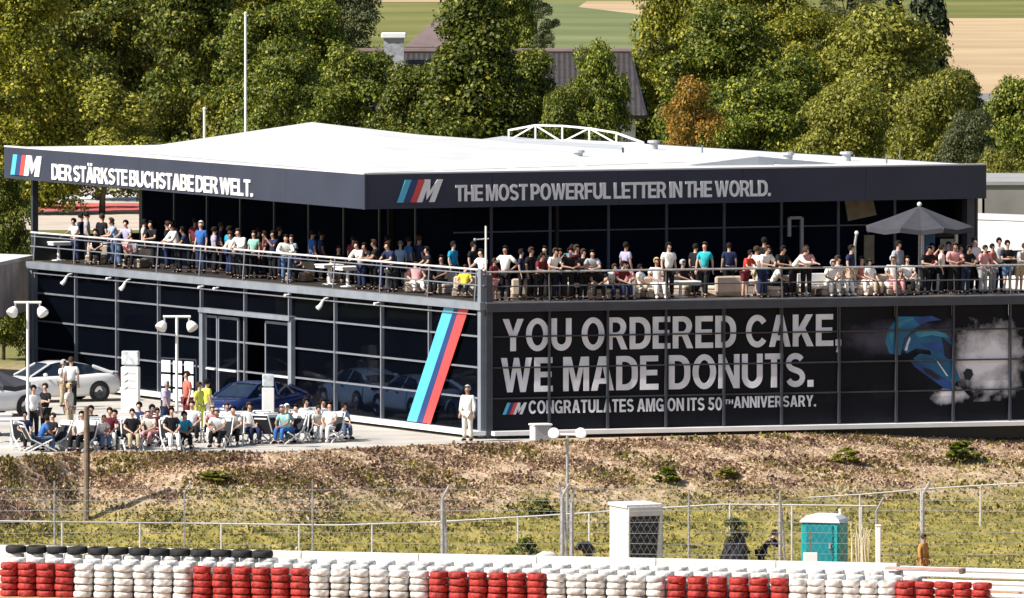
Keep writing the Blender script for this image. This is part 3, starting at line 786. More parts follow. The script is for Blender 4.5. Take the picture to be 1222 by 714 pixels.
# white door frame and small lit signs by the glazing of the right-hand room
d0, d1 = sG(969), sG(984)
part('door_frame', MB().beam(FR(d0, ZD + 1.6, -inset + .2), FR(d0, ZD + 2.25, -inset + .2), .12, .08, mR).beam(FR(d0, ZD + 2.25, -inset + .2), FR(d1, ZD + 2.25, -inset + .2), .08, .1).beam(FR(d1, ZD, -inset + .2), FR(d1, ZD + 2.25, -inset + .2), .12, .08, mR), M_FRAME)
M_KHAKI = pm('khaki blind', (.15, .13, .09), .9, .25, 3)
part('blind', MB().prism([FR(sG(1040), ZD + 2.1, -inset + .15), FR(sG(1074), ZD + 2.3, -inset + .15), FR(sG(1070), ZB - .05, -inset + .15), FR(sG(1036), ZB - .05, -inset + .15)], mR, .04), M_KHAKI)
part('blind', MB().prism([FR(sG(1058), ZD + .6, -inset + .22), FR(sG(1070), ZD + .6, -inset + .22), FR(sG(1070), ZD + 1.6, -inset + .22), FR(sG(1058), ZD + 1.6, -inset + .22)], mR, .04), M_KHAKI)

part('terrace_parapet', MB().prism([WL(sU - .2, ZD + .01, -5), WL(sEndL + .3, ZD + .01, -5), WL(sEndL + .3, ZD + 1.0, -5), WL(sU - .2, ZD + 1.0, -5)], nL, .2), M_BLACK)
part('terrace_parapet', MB().prism([FR(lenG - .4, ZD + .01, -3), FR(lenG + 9, ZD + .01, -3), FR(lenG + 9, ZD + .9, -3), FR(lenG - .4, ZD + .9, -3)], mR, .2), M_BLACK)
# seams, vents and stains on the roof
for f in (.16, .3, .44, .58, .72, .86):
    ob('roof_seam', MB().beam(RF(lenF * .02, lenG * f, ZR + .002), RF(lenF * .98, lenG * f, ZR + .002), .07, .03), M_GREYROOF, roof)
for px, py in ((690, 190), (940, 193), (1010, 192), (780, 178)):
    q = rz(px, py); ob('roof_vent', MB().lathe([(0, -.05), (.16, -.05), (.16, .22), (.24, .24), (.22, .32), (0, .34)], 12, q), M_GREYROOF, roof)

part('end_parapet', MB().prism([WL(sEndL + .36, ZD + .01, -.1), WL(sEndL + .36, ZD + .01, -18), WL(sEndL + .36, ZD + .98, -18), WL(sEndL + .36, ZD + .98, -.1)], uL, .12), M_BLACK)
part('deck_shade', MB().prism([WL(.3, ZD + .004, -.25), WL(sEndL + .2, ZD + .004, -.25), WL(sEndL + .2, ZD + .004, -IL + .1), WL(3.5, ZD + .004, -IL + .1)], UP, .006), pm('painted deck shade', (.035, .03, .028), .9, .3, 2))  # added dark sheet: shade on the left terrace floor, put in as colour
part('end_fin', MB().prism([FR(lenG - .2, ZD, -.4), FR(lenG - .2, ZD, -inset - 1), FR(lenG - .2, ZB, -inset - 1), FR(lenG - .2, ZB, -.4)], vR, .1), M_BLACK)
# ------------------------------------------------------------------ trees, shrubs, houses behind
LEAF = {
 'green': leafmat('deep green leaves', (.022, .042, .006), (.17, .205, .02), (.42, .38, .05), .25),
 'yellowgreen': leafmat('yellow green leaves', (.045, .065, .008), (.3, .3, .025), (.52, .43, .05), .28),
 'olive': leafmat('olive leaves', (.075, .09, .015), (.36, .36, .05), (.55, .5, .1), .3),
 'autumn': leafmat('turning leaves', (.09, .07, .014), (.42, .26, .045), (.55, .27, .05), .35),
 'dark': leafmat('dark evergreen needles', (.01, .02, .008), (.04, .055, .02), (.08, .09, .04), .1),
 'grey': leafmat('grey green leaves', (.045, .06, .025), (.16, .18, .07), (.22, .22, .1)),
}
M_BARK = pm('bark', (.11, .085, .06), .9, .3, 5, bump=.4)
def crown_mesh(name, seed, h, r, lobes, leaves, leaf, shape, mat, low=.12):
    g = np.random.default_rng(seed)
    cs = []; rs = []
    k = 0
    while len(cs) < lobes and k < 6000:
        k += 1
        t = g.uniform(low, .97)
        if shape == 'round': rr = r * math.sqrt(max(0, 1 - ((t - .42) / .6) ** 2))
        elif shape == 'taper': rr = r * min(1, .1 + (1 - t) * 1.3) * min(1, .6 + t * 1.6)
        elif shape == 'cone': rr = r * (1.02 - t) * 1.05
        elif shape == 'column': rr = r * min(1, (1 - t) * 3.2 + .15) * (.65 + .35 * min(1, t * 4))
        else: rr = r * math.sqrt(max(0, 1 - (t / 1.0) ** 2))         # mound
        a = g.uniform(0, 2 * math.pi); q = rr * math.sqrt(g.uniform(.1, 1)) * g.uniform(.8, 1.08)
        cs.append((q * math.cos(a), q * math.sin(a), t * h)); rs.append(r * g.uniform(.19, .36) * (1.0 if shape != 'cone' else .7))
    cs = np.array(cs); rs = np.array(rs)
    pick = g.choice(len(cs), leaves, p=rs ** 2 / (rs ** 2).sum())
    d = g.normal(size=(leaves, 3)); d /= np.linalg.norm(d, axis=1)[:, None]
    d[:, 2] = np.where(d[:, 2] < -.35, -d[:, 2], d[:, 2])
    rad = rs[pick] * (g.uniform(.55, 1, leaves) ** .5) * g.uniform(.85, 1.18, leaves)
    p = cs[pick] + d * rad[:, None] * np.array([1, 1, .85])
    stray = g.uniform(size=leaves) < .07
    p[stray] += d[stray] * (g.uniform(.05, .3, stray.sum()) * r * .35)[:, None]
    p[:, 2] = np.maximum(p[:, 2], .05)
    nrm = d + g.normal(size=d.shape) * .55 + np.array([0, 0, .25]); nrm /= np.linalg.norm(nrm, axis=1)[:, None]
    ref = g.normal(size=d.shape)
    a = np.cross(nrm, ref); a /= np.linalg.norm(a, axis=1)[:, None]
    b = np.cross(nrm, a)
    sz = leaf * g.uniform(.55, 1.35, leaves)[:, None]
    bend = nrm * sz * .25
    V = np.stack([p - a * sz, p - b * sz * .62 + bend, p + a * sz, p + b * sz * .62 + bend], 1).reshape(-1, 3)
    me = bpy.data.meshes.new(name)
    me.vertices.add(len(V)); me.vertices.foreach_set('co', V.ravel())
    me.loops.add(leaves * 4); me.loops.foreach_set('vertex_index', np.arange(leaves * 4, dtype=np.int32))
    me.polygons.add(leaves); me.polygons.foreach_set('loop_start', np.arange(0, leaves * 4, 4, dtype=np.int32))
    me.polygons.foreach_set('loop_total', np.full(leaves, 4, dtype=np.int32))
    me.update(); me.validate(); me.materials.append(LEAF[mat])
    return me, cs
def trunk_mesh(name, seed, h, cs, r0):
    g = random.Random(seed); mb = MB()
    th = h * .72
    pts = [Vector((g.uniform(-.05, .05) * i, g.uniform(-.05, .05) * i, th * i / 6)) for i in range(7)]
    mb.tube(pts, [r0 * (1 - .13 * i) for i in range(7)], 9)
    for k in range(min(14, len(cs))):
        c = Vector(cs[(k * 5) % len(cs)])
        z = min(max(c.z * .6, h * .15), th * .9)
        i = z / th * 6; b = lerp(pts[int(i)], pts[min(6, int(i) + 1)], i - int(i))
        m = lerp(b, c, .5) + Vector((0, 0, .2))
        mb.tube([b, m, c], [r0 * .36, r0 * .2, r0 * .07], 6)
    me = mb.mesh(name, True); me.materials.append(M_BARK)
    return me
PROTO = {}
def proto(key, seed, h, r, lobes, leaves, leaf, shape, mat, low=.12, tr=.22):
    me, cs = crown_mesh('crown', seed, h, r, lobes, leaves, leaf, shape, mat, low)
    PROTO[key] = (me, trunk_mesh('trunk', seed, h, cs, tr), h, r)
proto('maple', 1, 12, 3.5, 140, 50000, .11, 'round', 'green', .03)
proto('mapletaper', 12, 12, 3.4, 150, 50000, .11, 'taper', 'green', .03)
proto('maple2', 2, 12, 3.2, 130, 46000, .11, 'round', 'green', .03)
proto('ash', 3, 12, 3.5, 140, 48000, .105, 'round', 'yellowgreen', .03)
proto('ash2', 4, 12, 3.7, 140, 48000, .105, 'round', 'yellowgreen', .03)
proto('oliveash', 5, 10, 3.4, 140, 46000, .1, 'round', 'olive', .03)
proto('autumn', 6, 10, 2.8, 60, 18000, .1, 'round', 'autumn')
proto('pine', 7, 14, 3.4, 70, 11000, .2, 'cone', 'dark', .2)
proto('grey', 8, 12, 3.5, 80, 26000, .11, 'round', 'grey')
proto('bush', 9, 4.5, 1.8, 60, 18000, .06, 'mound', 'olive', .02, .1)
proto('bushg', 10, 4.0, 1.6, 40, 10000, .07, 'mound', 'green', .02, .1)
proto('bushy', 11, 3.0, 1.6, 40, 9000, .065, 'mound', 'yellowgreen', .02, .1)
tn = [0]
def tree(key, px, ptop, hw, depth, name, label, cat='tree', group=None, sq=1.0):
    cm, tm, h, r = PROTO[key]
    base = EYE + ray(px, 357) * (depth / ray(px, 357).y); base = Vector((base.x, depth, ZG))
    topz = onY(px, ptop, depth).z
    sz = (topz - ZG) / h; sx = hw / F * depth / (r * 1.02)
    e = empty(name, base, rnd.uniform(0, 6.28), label, cat, group)
    e.scale = (sx, sx, sz)
    link('crown', cm, None, e); link('trunk', tm, None, e)
    tn[0] += 1
    return e
GT = 'trees behind the pavilion'
T = [
 ('ash', 20, -40, 78, 520, 'broadleaf_tree', 'tall yellowing broadleaf tree at the far left edge behind the white run-off'),
 ('maple', 118, -45, 80, 545, 'broadleaf_tree', 'dark green broadleaf tree rising behind the round olive bush'),
 ('ash2', 180, -30, 62, 575, 'broadleaf_tree', 'yellow green tree between two dark trees above the left fascia'),
 ('maple2', 232, -38, 66, 530, 'broadleaf_tree', 'deep green tree just left of the tall white mast'),
 ('maple', 322, 12, 66, 500, 'broadleaf_tree', 'bushy deep green tree right behind the tall white mast'),
 ('ash', 300, -45, 60, 600, 'broadleaf_tree', 'yellow green tree showing above the tall white mast'),
 ('maple2', 372, 5, 60, 520, 'broadleaf_tree', 'green tree above the highest point of the white roof'),
 ('grey', 408, -30, 50, 680, 'broadleaf_tree', 'grey green tree beside the meadow left of the chimney'),
 ('maple', 425, 62, 62, 455, 'broadleaf_tree', 'low green tree hiding the roof below the chimney'),
 ('maple2', 492, 84, 52, 450, 'broadleaf_tree', 'small green tree just right of the grey chimney'),
 ('mapletaper', 566, -6, 92, 440, 'broadleaf_tree', 'big conical maple in front of the tiled house'),
 ('maple2', 632, 66, 46, 446, 'broadleaf_tree', 'round green tree leaning on the right of the big maple'),
 ('maple2', 602, -22, 40, 540, 'broadleaf_tree', 'dark tree top showing behind the big maple'),
 ('maple', 712, 58, 46, 440, 'broadleaf_tree', 'young green tree in front of the tiled roof gable'),
 ('maple2', 668, 112, 32, 436, 'broadleaf_tree', 'low dark green tree below the tiled roof'),
 ('maple', 530, 82, 56, 452, 'broadleaf_tree', 'green tree in the shadow left of the big maple'),
 ('ash', 808, -22, 62, 480, 'broadleaf_tree', 'bright yellow green tree right of the house gable'),
 ('maple', 856, 8, 76, 455, 'broadleaf_tree', 'large green tree between the yellow green tree and the orange shrub'),
 ('ash2', 900, -40, 74, 540, 'broadleaf_tree', 'yellow green tree in the second row at the top right'),
 ('autumn', 826, 98, 44, 425, 'broadleaf_tree', 'small orange brown tree behind the roof lattice end'),
 ('ash2', 968, 20, 80, 500, 'broadleaf_tree', 'broad yellow green tree right of centre in the back row'),
 ('maple', 905, 100, 70, 430, 'broadleaf_tree', 'low green tree behind the roof right of the orange tree'),
 ('oliveash', 1060, 22, 96, 450, 'broadleaf_tree', 'pale olive ash tree standing below the dark pine'),
 ('oliveash', 1010, 104, 70, 425, 'broadleaf_tree', 'low pale olive tree behind the right part of the roof'),
 ('oliveash', 1118, 96, 62, 420, 'broadleaf_tree', 'olive tree above the right end of the fascia'),
 ('grey', 1160, 130, 42, 415, 'broadleaf_tree', 'grey green shrubby tree at the right end of the roof'),
 ('maple2', 1212, 100, 46, 430, 'broadleaf_tree', 'dark green tree at the far right edge by the lane'),
 ('pine', 1104, -60, 56, 520, 'pine_tree', 'dark ragged pine towering over the olive trees'),
 ('pine', 1064, -50, 40, 540, 'pine_tree', 'second dark pine left of the ragged one'),
 ('maple', 790, 60, 60, 560, 'broadleaf_tree', 'dark green tree filling the gap right of the house gable'),
 ('maple2', 876, 30, 66, 580, 'broadleaf_tree', 'green tree seen between the two large trees right of the gable'),
 ('maple', 945, 70, 60, 470, 'broadleaf_tree', 'deep green tree left of the pale olive ash'),
 ('maple2', 1140, 88, 44, 470, 'broadleaf_tree', 'green tree below the stubble field at the right'),
 ('maple', 268, 40, 56, 560, 'broadleaf_tree', 'dark green tree left of the tall white mast, second row'),
 ('maple2', 150, 20, 60, 590, 'broadleaf_tree', 'deep green tree filling the gap above the olive bush'),
 ('maple', 60, 30, 60, 590, 'broadleaf_tree', 'dark green tree in the second row at the far left'),
 ('maple', 345, 70, 56, 470, 'broadleaf_tree', 'low green tree right of the tall white mast'),
 ('bush', 122, 98, 76, 520, 'bush', 'round olive bush above the left fascia'),
 ('bushy', 258, 128, 62, 500, 'bush', 'low yellow green bush behind the short white post'),
 ('bushg', 60, 128, 46, 530, 'bush', 'dark green bush left of the round olive bush'),
 ('oliveash', 1192, 188, 46, 395, 'bush', 'low yellow green hedge bush above the grey wall at the right'),
 ('maple', 4, 206, 40, 352, 'bush', 'green leafy shrub at the left edge beside the white canopy'),
]
for t in T:
    key, px, ptop, hw, dep, nm, lab = t
    tree(key, px, ptop, hw, dep, nm, lab, 'bush' if nm == 'bush' else 'tree', 'bushes behind the pavilion' if nm == 'bush' else GT)
# back row closing the view on the left, each tree by itself
for i, px in enumerate(range(-20, 380, 46)):
    tree(('maple', 'ash', 'maple2', 'grey')[i % 4], px, -70 - 9 * (i % 3), 50, 640 + 12 * (i % 4), 'broadleaf_tree', '%s tree from the left in the dense back row at the top left' % ORD[i], 'tree', 'back row of trees at the top left')
for i, (px, pt, hw) in enumerate(((640, -10, 26), (930, -28, 30), (1010, -35, 46))):
    tree('grey', px, pt, hw, 1000, 'field_tree', ('distant tree at the meadow edge above the big maple', 'distant grey green tree at the top above the yellow trees', 'distant tree at the stubble field edge by the pines')[i], 'tree', 'field trees')

# tiled house between the trees
def tilemat():
    m = pm('brown roof tiles', (.042, .036, .038), .75, .2, 2.0, bump=.2)
    t = m.node_tree; b = t.nodes['Principled BSDF']
    tc = t.nodes.new('ShaderNodeTexCoord'); wv = t.nodes.new('ShaderNodeTexWave'); wv.bands_direction = 'X'; wv.inputs['Scale'].default_value = 1.1; wv.inputs['Distortion'].default_value = .3
    t.links.new(tc.outputs['Object'], wv.inputs['Vector'])
    wz = t.nodes.new('ShaderNodeTexWave'); wz.bands_direction = 'Z'; wz.inputs['Scale'].default_value = 1.6; t.links.new(tc.outputs['Object'], wz.inputs['Vector'])
    ad = t.nodes.new('ShaderNodeMath'); ad.operation = 'ADD'; t.links.new(wv.outputs['Fac'], ad.inputs[0]); t.links.new(wz.outputs['Fac'], ad.inputs[1])
    bu = t.nodes.new('ShaderNodeBump'); bu.inputs['Strength'].default_value = .5; bu.inputs['Distance'].default_value = .06
    t.links.new(ad.outputs[0], bu.inputs['Height']); t.links.new(bu.outputs[0], b.inputs['Normal'])
    return m
M_TILE = tilemat()
M_PINKROOF = pm('faded pink grey roof', (.17, .125, .12), .8, .15, 1)
M_PLASTER = pm('white plaster', (.7, .69, .66), .9, .08, 1)
HY = 480.0
hx0, hx1 = onY(425, 64, HY).x, onY(768, 64, HY).x
zr_ = onY(600, 62, HY).z; ze_ = onY(600, 134, HY - 5).z
H = empty('house', (hx0, HY, ZG), 0, 'large house with brown tiled roof and stone chimney between the trees', 'house')
HW = (hx0, HY, ZG)
def hp(name, mb, mat, parent=None): return ob(name, mb, mat, parent or H, HW if parent is None else None)
hp('wall', MB().prism([(hx0 + .4, HY - 5, ZG), (hx1 - .5, HY - 5, ZG), (hx1 - .5, HY - 5, ze_), (hx0 + .4, HY - 5, ze_)], Vector((0, 1, 0)), 10), M_PLASTER)
hp('gable_wall', MB().prism([(hx1 - .5, HY - 5, ze_), (hx1 - .5, HY + 5, ze_), (hx1 - .9, HY, zr_ - .25)], Vector((1, 0, 0)), -.3), M_PLASTER)
rf = hp('roof', MB().hexa([Vector((hx0, HY - 5.6, ze_ - .35)), Vector((hx1, HY - 5.6, ze_ - .35)), Vector((hx1 - .75, HY, zr_ - .2)), Vector((hx0, HY, zr_ - .2))], [Vector((hx0, HY - 5.7, ze_ - .15)), Vector((hx1, HY - 5.7, ze_ - .15)), Vector((hx1 - .75, HY, zr_)), Vector((hx0, HY, zr_))]), M_TILE)
hp('roof', MB().hexa([Vector((hx1, HY + 5.6, ze_ - .35)), Vector((hx0, HY + 5.6, ze_ - .35)), Vector((hx0, HY + .01, zr_ - .2)), Vector((hx1 - .75, HY + .01, zr_ - .2))], [Vector((hx1, HY + 5.7, ze_ - .15)), Vector((hx0, HY + 5.7, ze_ - .15)), Vector((hx0, HY + .01, zr_)), Vector((hx1 - .75, HY + .01, zr_))]), M_TILE)
hp('ridge', MB().tube([(hx0, HY, zr_ + .03), (hx1 - .75, HY, zr_ + .03)], .16), M_PINKROOF)
hp('bargeboard', MB().beam((hx1 + .06, HY - 5.7, ze_ - .2), (hx1 - .7, HY, zr_ - .05), .08, .22), M_DARKFRAME)
cx0, cx1 = onY(458, 60, HY - 2).x, onY(482, 60, HY - 2).x
cz0, cz1 = onY(470, 84, HY - 2).z, onY(470, 46, HY - 2).z
M_STONE = pm('grey chimney stone', (.3, .31, .33), .85, .3, 5, bump=.4)
ch = hp('chimney', MB().box(((cx0 + cx1) / 2, HY - 2, (cz0 + cz1) / 2 - .4), (cx1 - cx0, 1.0, cz1 - cz0 + .8)), M_STONE)
ob('chimney_cap', MB().bbox(((cx0 + cx1) / 2, HY - 2, cz1 + .16), (cx1 - cx0 + .25, 1.3, .3), .05), M_WHITE, ch)
ob('flashing', MB().bbox(((cx0 + cx1) / 2, HY - 2.35, cz0 + .12), (cx1 - cx0 + .3, 1.2, .26), .04), M_WHITE, ch)
# cross wing whose pale roof slopes up to the right
g0, g1 = onY(483, 58, HY + 3), onY(530, 12, HY + 3)
wing = hp('wing_roof', MB().hexa([g0, onY(600, 58, HY + 3), onY(600, 58, HY + 9), onY(486, 56, HY + 9)], [g0 + UP * .1, onY(600, 57, HY + 3), onY(560, 10, HY + 8), onY(532, 11, HY + 8)]), M_PINKROOF)
for px in (755, 762):
    pass
# slim white masts behind the roof
def mast(px, y0, y1, dep, r, label):
    a, b = onY(px, y1, dep), onY(px + 2, y0, dep)
    a.z = ZG; a.x = b.x
    e = empty('mast', a, 0, label, 'mast', 'slim white masts')
    hgt = b.z - ZG
    ob('pole', MB().tube([(0, 0, 0), (0, 0, hgt * .55), (0, 0, hgt)], [r * 1.3, r * 1.1, r], 8), M_WHITE, e)
    ob('finial', MB().ball((0, 0, hgt), r * 1.4, 8, 6), M_WHITE, e)
    ob('base_plate', MB().bbox((0, 0, .05), (.5, .5, .1), .02), M_STEEL, e)
mast(291, 16, 165, 400, .055, 'tall slim white mast standing behind the left half of the roof')
mast(242, 130, 170, 400, .06, 'short white post behind the left fascia')
# ------------------------------------------------------------------ trackside: tyre wall, barrier, rails, fences
def tyre_mb():
    return MB().lathe([(.165, .03), (.235, .004), (.275, .02), (.292, .06), (.292, .145), (.275, .19), (.235, .206), (.165, .18), (.15, .105)], 18, closed=True)
TY = {}
for key, m in (('red', M_REDT), ('white', M_WHITET), ('black', M_RUBBER)):
    me = tyre_mb().mesh('tyre', True); me.materials.append(m); TY[key] = me
TL = onZ(0, 711, ZT); TR_ = onZ(1183, 737, ZT)
TL = Vector((TL.x, TL.y, ZT)); TRv = Vector((TR_.x, TR_.y, ZT))
ut = (TRv - TL); ut.z = 0; ut.normalize()
nt_ = Vector((ut.y, -ut.x, 0))                 # towards the track
blocks = [('red', 4, 0, 88), ('white', 6, 88, 230), ('red', 6, 230, 370), ('white', 6, 370, 512), ('red', 6, 512, 652), ('white', 6, 652, 795), ('red', 6, 795, 943), ('white', 6, 943, 1070), ('red', 5, 1070, 1183)]
def on_row(px):                                # point of the front row under a sight line
    return onP(px, 700, TL, nt_)
def stack(px, k, kind, label, group, back=0.0, lift=0.0, parts=True, n=5):
    p = on_row(px) + nt_ * (-back); p.z = ZT + lift
    if parts:
        e = empty('tyre_stack', p, rnd.uniform(0, 6), label, 'tyre stack', group)
        for i in range(n):
            t = link('tyre', TY[kind], None, e)
            t.location = (rnd.uniform(-.022, .022), rnd.uniform(-.022, .022), i * .207)
            t.rotation_euler = (rnd.uniform(-.035, .035), rnd.uniform(-.035, .035), rnd.uniform(0, 6))
            k = rnd.uniform(.975, 1.02); t.scale = (k, k, rnd.uniform(.97, 1.0))
    return e
bname = {'red': 0, 'white': 0}
for kind, n, x0, x1 in blocks:
    bname[kind] += 1
    for i in range(n):
        stack(lerp(x0, x1, (i + .5) / n), i, kind, '%s stack from the left in the %s %s block of the front tyre row' % (ORD[i], ORD[bname[kind] - 1], kind), '%s tyre stacks in the front row' % kind)
# second row, white all along, only the tops show
me2 = MB(); 
for i in range(5):
    t = tyre_mb(); me2.add([(x, y, z + i * .207) for x, y, z in t.v], t.f)
sm = me2.mesh('tyre_stack', True); sm.materials.append(M_WHITET)
for i in range(48):
    p = on_row(12 + i * 22.8) + nt_ * -.62; p.z = ZT + .1
    o = link('tyre_stack', sm, None); o.location = p; o.rotation_euler = (0, 0, rnd.uniform(0, 6))
    tag(o, 'white tyre stack behind the front row, number %d of its row counted from the left' % (i + 1), 'tyre stack', 'white tyre stacks in the second row')
for i in range(46):
    p = on_row(2 + i * 23.4) + nt_ * -1.24; p.z = ZT + .2
    o = link('tyre_stack', sm, None); o.location = p; o.rotation_euler = (0, 0, rnd.uniform(0, 6))
    tag(o, 'white tyre stack against the white wall, number %d of its row counted from the left' % (i + 1), 'tyre stack', 'white tyre stacks in the third row')
for i in range(13):
    p = on_row(4 + i * 24.6) + nt_ * -1.2; p.z = ZT + .2 + 5 * .207 + .002
    o = link('tyre', TY['black'], None); o.location = p; o.scale = (1.12, 1.12, 1.1); o.rotation_euler = (rnd.uniform(-.05, .05), rnd.uniform(-.05, .05), rnd.uniform(0, 6))
    tag(o, '%s loose black tyre from the left on top of the white stacks' % ORD[i], 'tyre', 'black tyres lying on the wall')
# white concrete wall behind the tyres, cast in lengths
wb0 = on_row(-80) + nt_ * -1.95; wb1 = on_row(1052) + nt_ * -1.95
WTOP = ZT + 1.4
for i in range(8):
    a, b = lerp(wb0, wb1, i / 8), lerp(wb0, wb1, (i + 1) / 8 - .001)
    a.z = b.z = 0
    mb = MB(); pr = [(.0, ZT), (-.32, ZT), (-.26, WTOP), (-.06, WTOP)]
    vs = [q + nt_ * (o_ + .0) + UP * z for q in (a, b) for o_, z in pr]
    mb.add(vs, [(0, 1, 2, 3), (7, 6, 5, 4), (0, 4, 5, 1), (1, 5, 6, 2), (2, 6, 7, 3), (3, 7, 4, 0)])
    tag(ob('barrier_wall', mb, M_CONC), '%s length from the left of the white concrete wall behind the tyres' % ORD[i], 'barrier', 'white concrete wall lengths')
# triple white guard rail on the right
r0 = on_row(1045) + nt_ * -2.2; r1 = on_row(1330) + nt_ * -1.4
r0.z = r1.z = 0
gr = empty('guard_rail', Vector((r0.x, r0.y, ZT)), 0, 'bright white triple guard rail at the bottom right corner', 'guard rail')
GW = (r0.x, r0.y, ZT)
for k in range(3):
    z = ZT + .42 + k * .37
    prof = [(.0, -.155), (.05, -.12), (.05, -.06), (.0, 0), (.05, .06), (.05, .12), (0, .155), (-.02, .155), (-.02, -.155)]
    vs = [q + nt_ * o_ + UP * (z + zz) for q in (r0, r1) for o_, zz in prof]; n = len(prof)
    mb = MB().add(vs, [tuple(range(n)), tuple(range(2 * n - 1, n - 1, -1))] + [(i, i + n, (i + 1) % n + n, (i + 1) % n) for i in range(n)])
    ob('rail_beam', mb, M_WHITE, gr, GW)
for i in range(6):
    p = lerp(r0, r1, (i + .3) / 6) - nt_ * .09
    ob('rail_post', MB().box(p + UP * (ZT + .66), (.1, .12, 1.32)), M_STEEL, gr, GW)
# low pink kerb beam on the white top
a = on_row(1048) + nt_ * -1.1; b = on_row(1137) + nt_ * -1.05
a.z = b.z = ZT + 1.33
e = empty('timber_beam', Vector((a.x, a.y, ZT)), 0, 'pinkish weathered plank lying on the tyre tops by the marshal', 'plank')
ob('plank', MB().beam(a, b, .45, .06), pm('faded pink timber', (.5, .33, .3), .8, .2, 3), e, (a.x, a.y, ZT))
ob('end_block', MB().beam(b + UP * -.05, b + ut * .1 + UP * -.05, .46, .16), M_WOOD, e, (a.x, a.y, ZT))

# pipe fence: white posts and one rail along the foot of the bank
def ground_at(px, y):
    x = onY(px, 600, y).x
    return Vector((x, y, terrain(x, y)))
PF = [(-40, 621), (0, 622), (220, 624.5), (400, 627), (520, 623), (640, 616), (745, 609), (860, 602), (970, 603), (1046, 604)]
YP = 286.0
pf = empty('pipe_fence', ground_at(0, YP), 0, 'white pipe fence with slim posts along the foot of the bank', 'fence')
PW = tuple(ground_at(0, YP))
def pfp(px): 
    return onY(px, interp(px, PF), YP)
ob('top_pipe', MB().tube([pfp(x) for x in (-60, 0, 110, 220, 310, 400, 460, 520, 580, 640, 690, 745, 800, 860, 915, 970, 1046)], .028, 6), M_RAIL, pf, PW)
for px in (-20, 74, 167, 264, 357, 444, 530, 618, 703, 790, 871, 945, 1028):
    t = pfp(px); g = terrain(t.x, YP)
    ob('pipe_post', MB().tube([(t.x, YP, g - .1), t], .028, 6), M_RAIL, pf, PW)
# second pipe rail climbing to the right on the bank
YQ = 287.5
q2 = [(964, 594), (1030, 590), (1100, 584), (1160, 580), (1222, 576.5), (1290, 573)]
pf2 = empty('pipe_fence', ground_at(1100, YQ), 0, 'thin white pipe rail climbing the grassy bank at the right edge', 'fence')
QW = tuple(ground_at(1100, YQ))
ob('top_pipe', MB().tube([onY(x, y, YQ) for x, y in q2], .025, 6), M_RAIL, pf2, QW)
for px in (1026, 1099, 1170, 1240):
    t = onY(px, interp(px, q2), YQ)
    ob('pipe_post', MB().tube([t - UP * 1.3, t], .025, 6), M_RAIL, pf2, QW)

# catch fence: tall posts with cranked tops, cables and mesh
YF = 282.4
cf = empty('catch_fence', ground_at(611, YF), 0, 'tall wire catch fence with cranked steel posts behind the tyre wall', 'fence')
CW = tuple(ground_at(611, YF))
def fz(px, py, y=YF): return onY(px, py, y)
fposts = [(-25, 578, .04), (65, 576, .04), (220, 576, .03), (373, 574, .04), (528, 582, .08), (671, 580, .09), (822, 586, .05), (931, 588, .07), (1046, 596, .05), (1101, 578, .08), (1290, 574, .05)]
for i, (px, py, r) in enumerate(fposts):
    t = fz(px, py); g = ZT
    pts = [(t.x, YF, g), (t.x, YF, t.z - .35)]
    mb = MB().tube(pts, r * .8, 8)
    top = Vector((t.x, YF, t.z - .35))
    if i % 3 == 2 or px in (1101, 528): mb.tube([top, top + Vector((.22, -.1, .42))], r * .55, 6)
    else: mb.tube([top, top + Vector((0, -.12, .4))], r * .55, 6)
    if px in (528, 671, 931): mb.tube([(t.x + .2, YF + .35, g), (t.x + .05, YF + .05, t.z - .5)], r * .5, 6)
    if px == 671: mb.tube([top, top + Vector((-.13, 0, .4))], r * .5, 6).tube([top + Vector((.3, 0, -.2)), top + Vector((.36, 0, .3))], r * .5, 6).tube([(t.x + .3, YF, g), (t.x + .3, YF, t.z - .5)], r * .8, 8)
    ob('fence_post', mb, M_STEEL, cf, CW)
xa, xb = fz(-60, 600).x, fz(1290, 600).x
for k in range(8):
    z = ZT + .5 + k * .34
    sag = [(lerp(xa, xb, i / 30), YF - .06, z + .02 * math.sin(i * 1.1 + k)) for i in range(31)]
    ob('cable', MB().tube(sag, .0065, 4), M_STEEL, cf, CW)
mb = MB(); sp = .2; ztop = ZT + 3.0
x = xa
while x < xb:
    for s in (1, -1):
        p = Vector((x, YF - .04, ZT)); q = Vector((x + s * (ztop - ZT) * .55, YF - .04, ztop))
        mb.beam(p, q, .005, .005)
    x += sp
ob('mesh_panel', mb, M_STEEL, cf, CW)

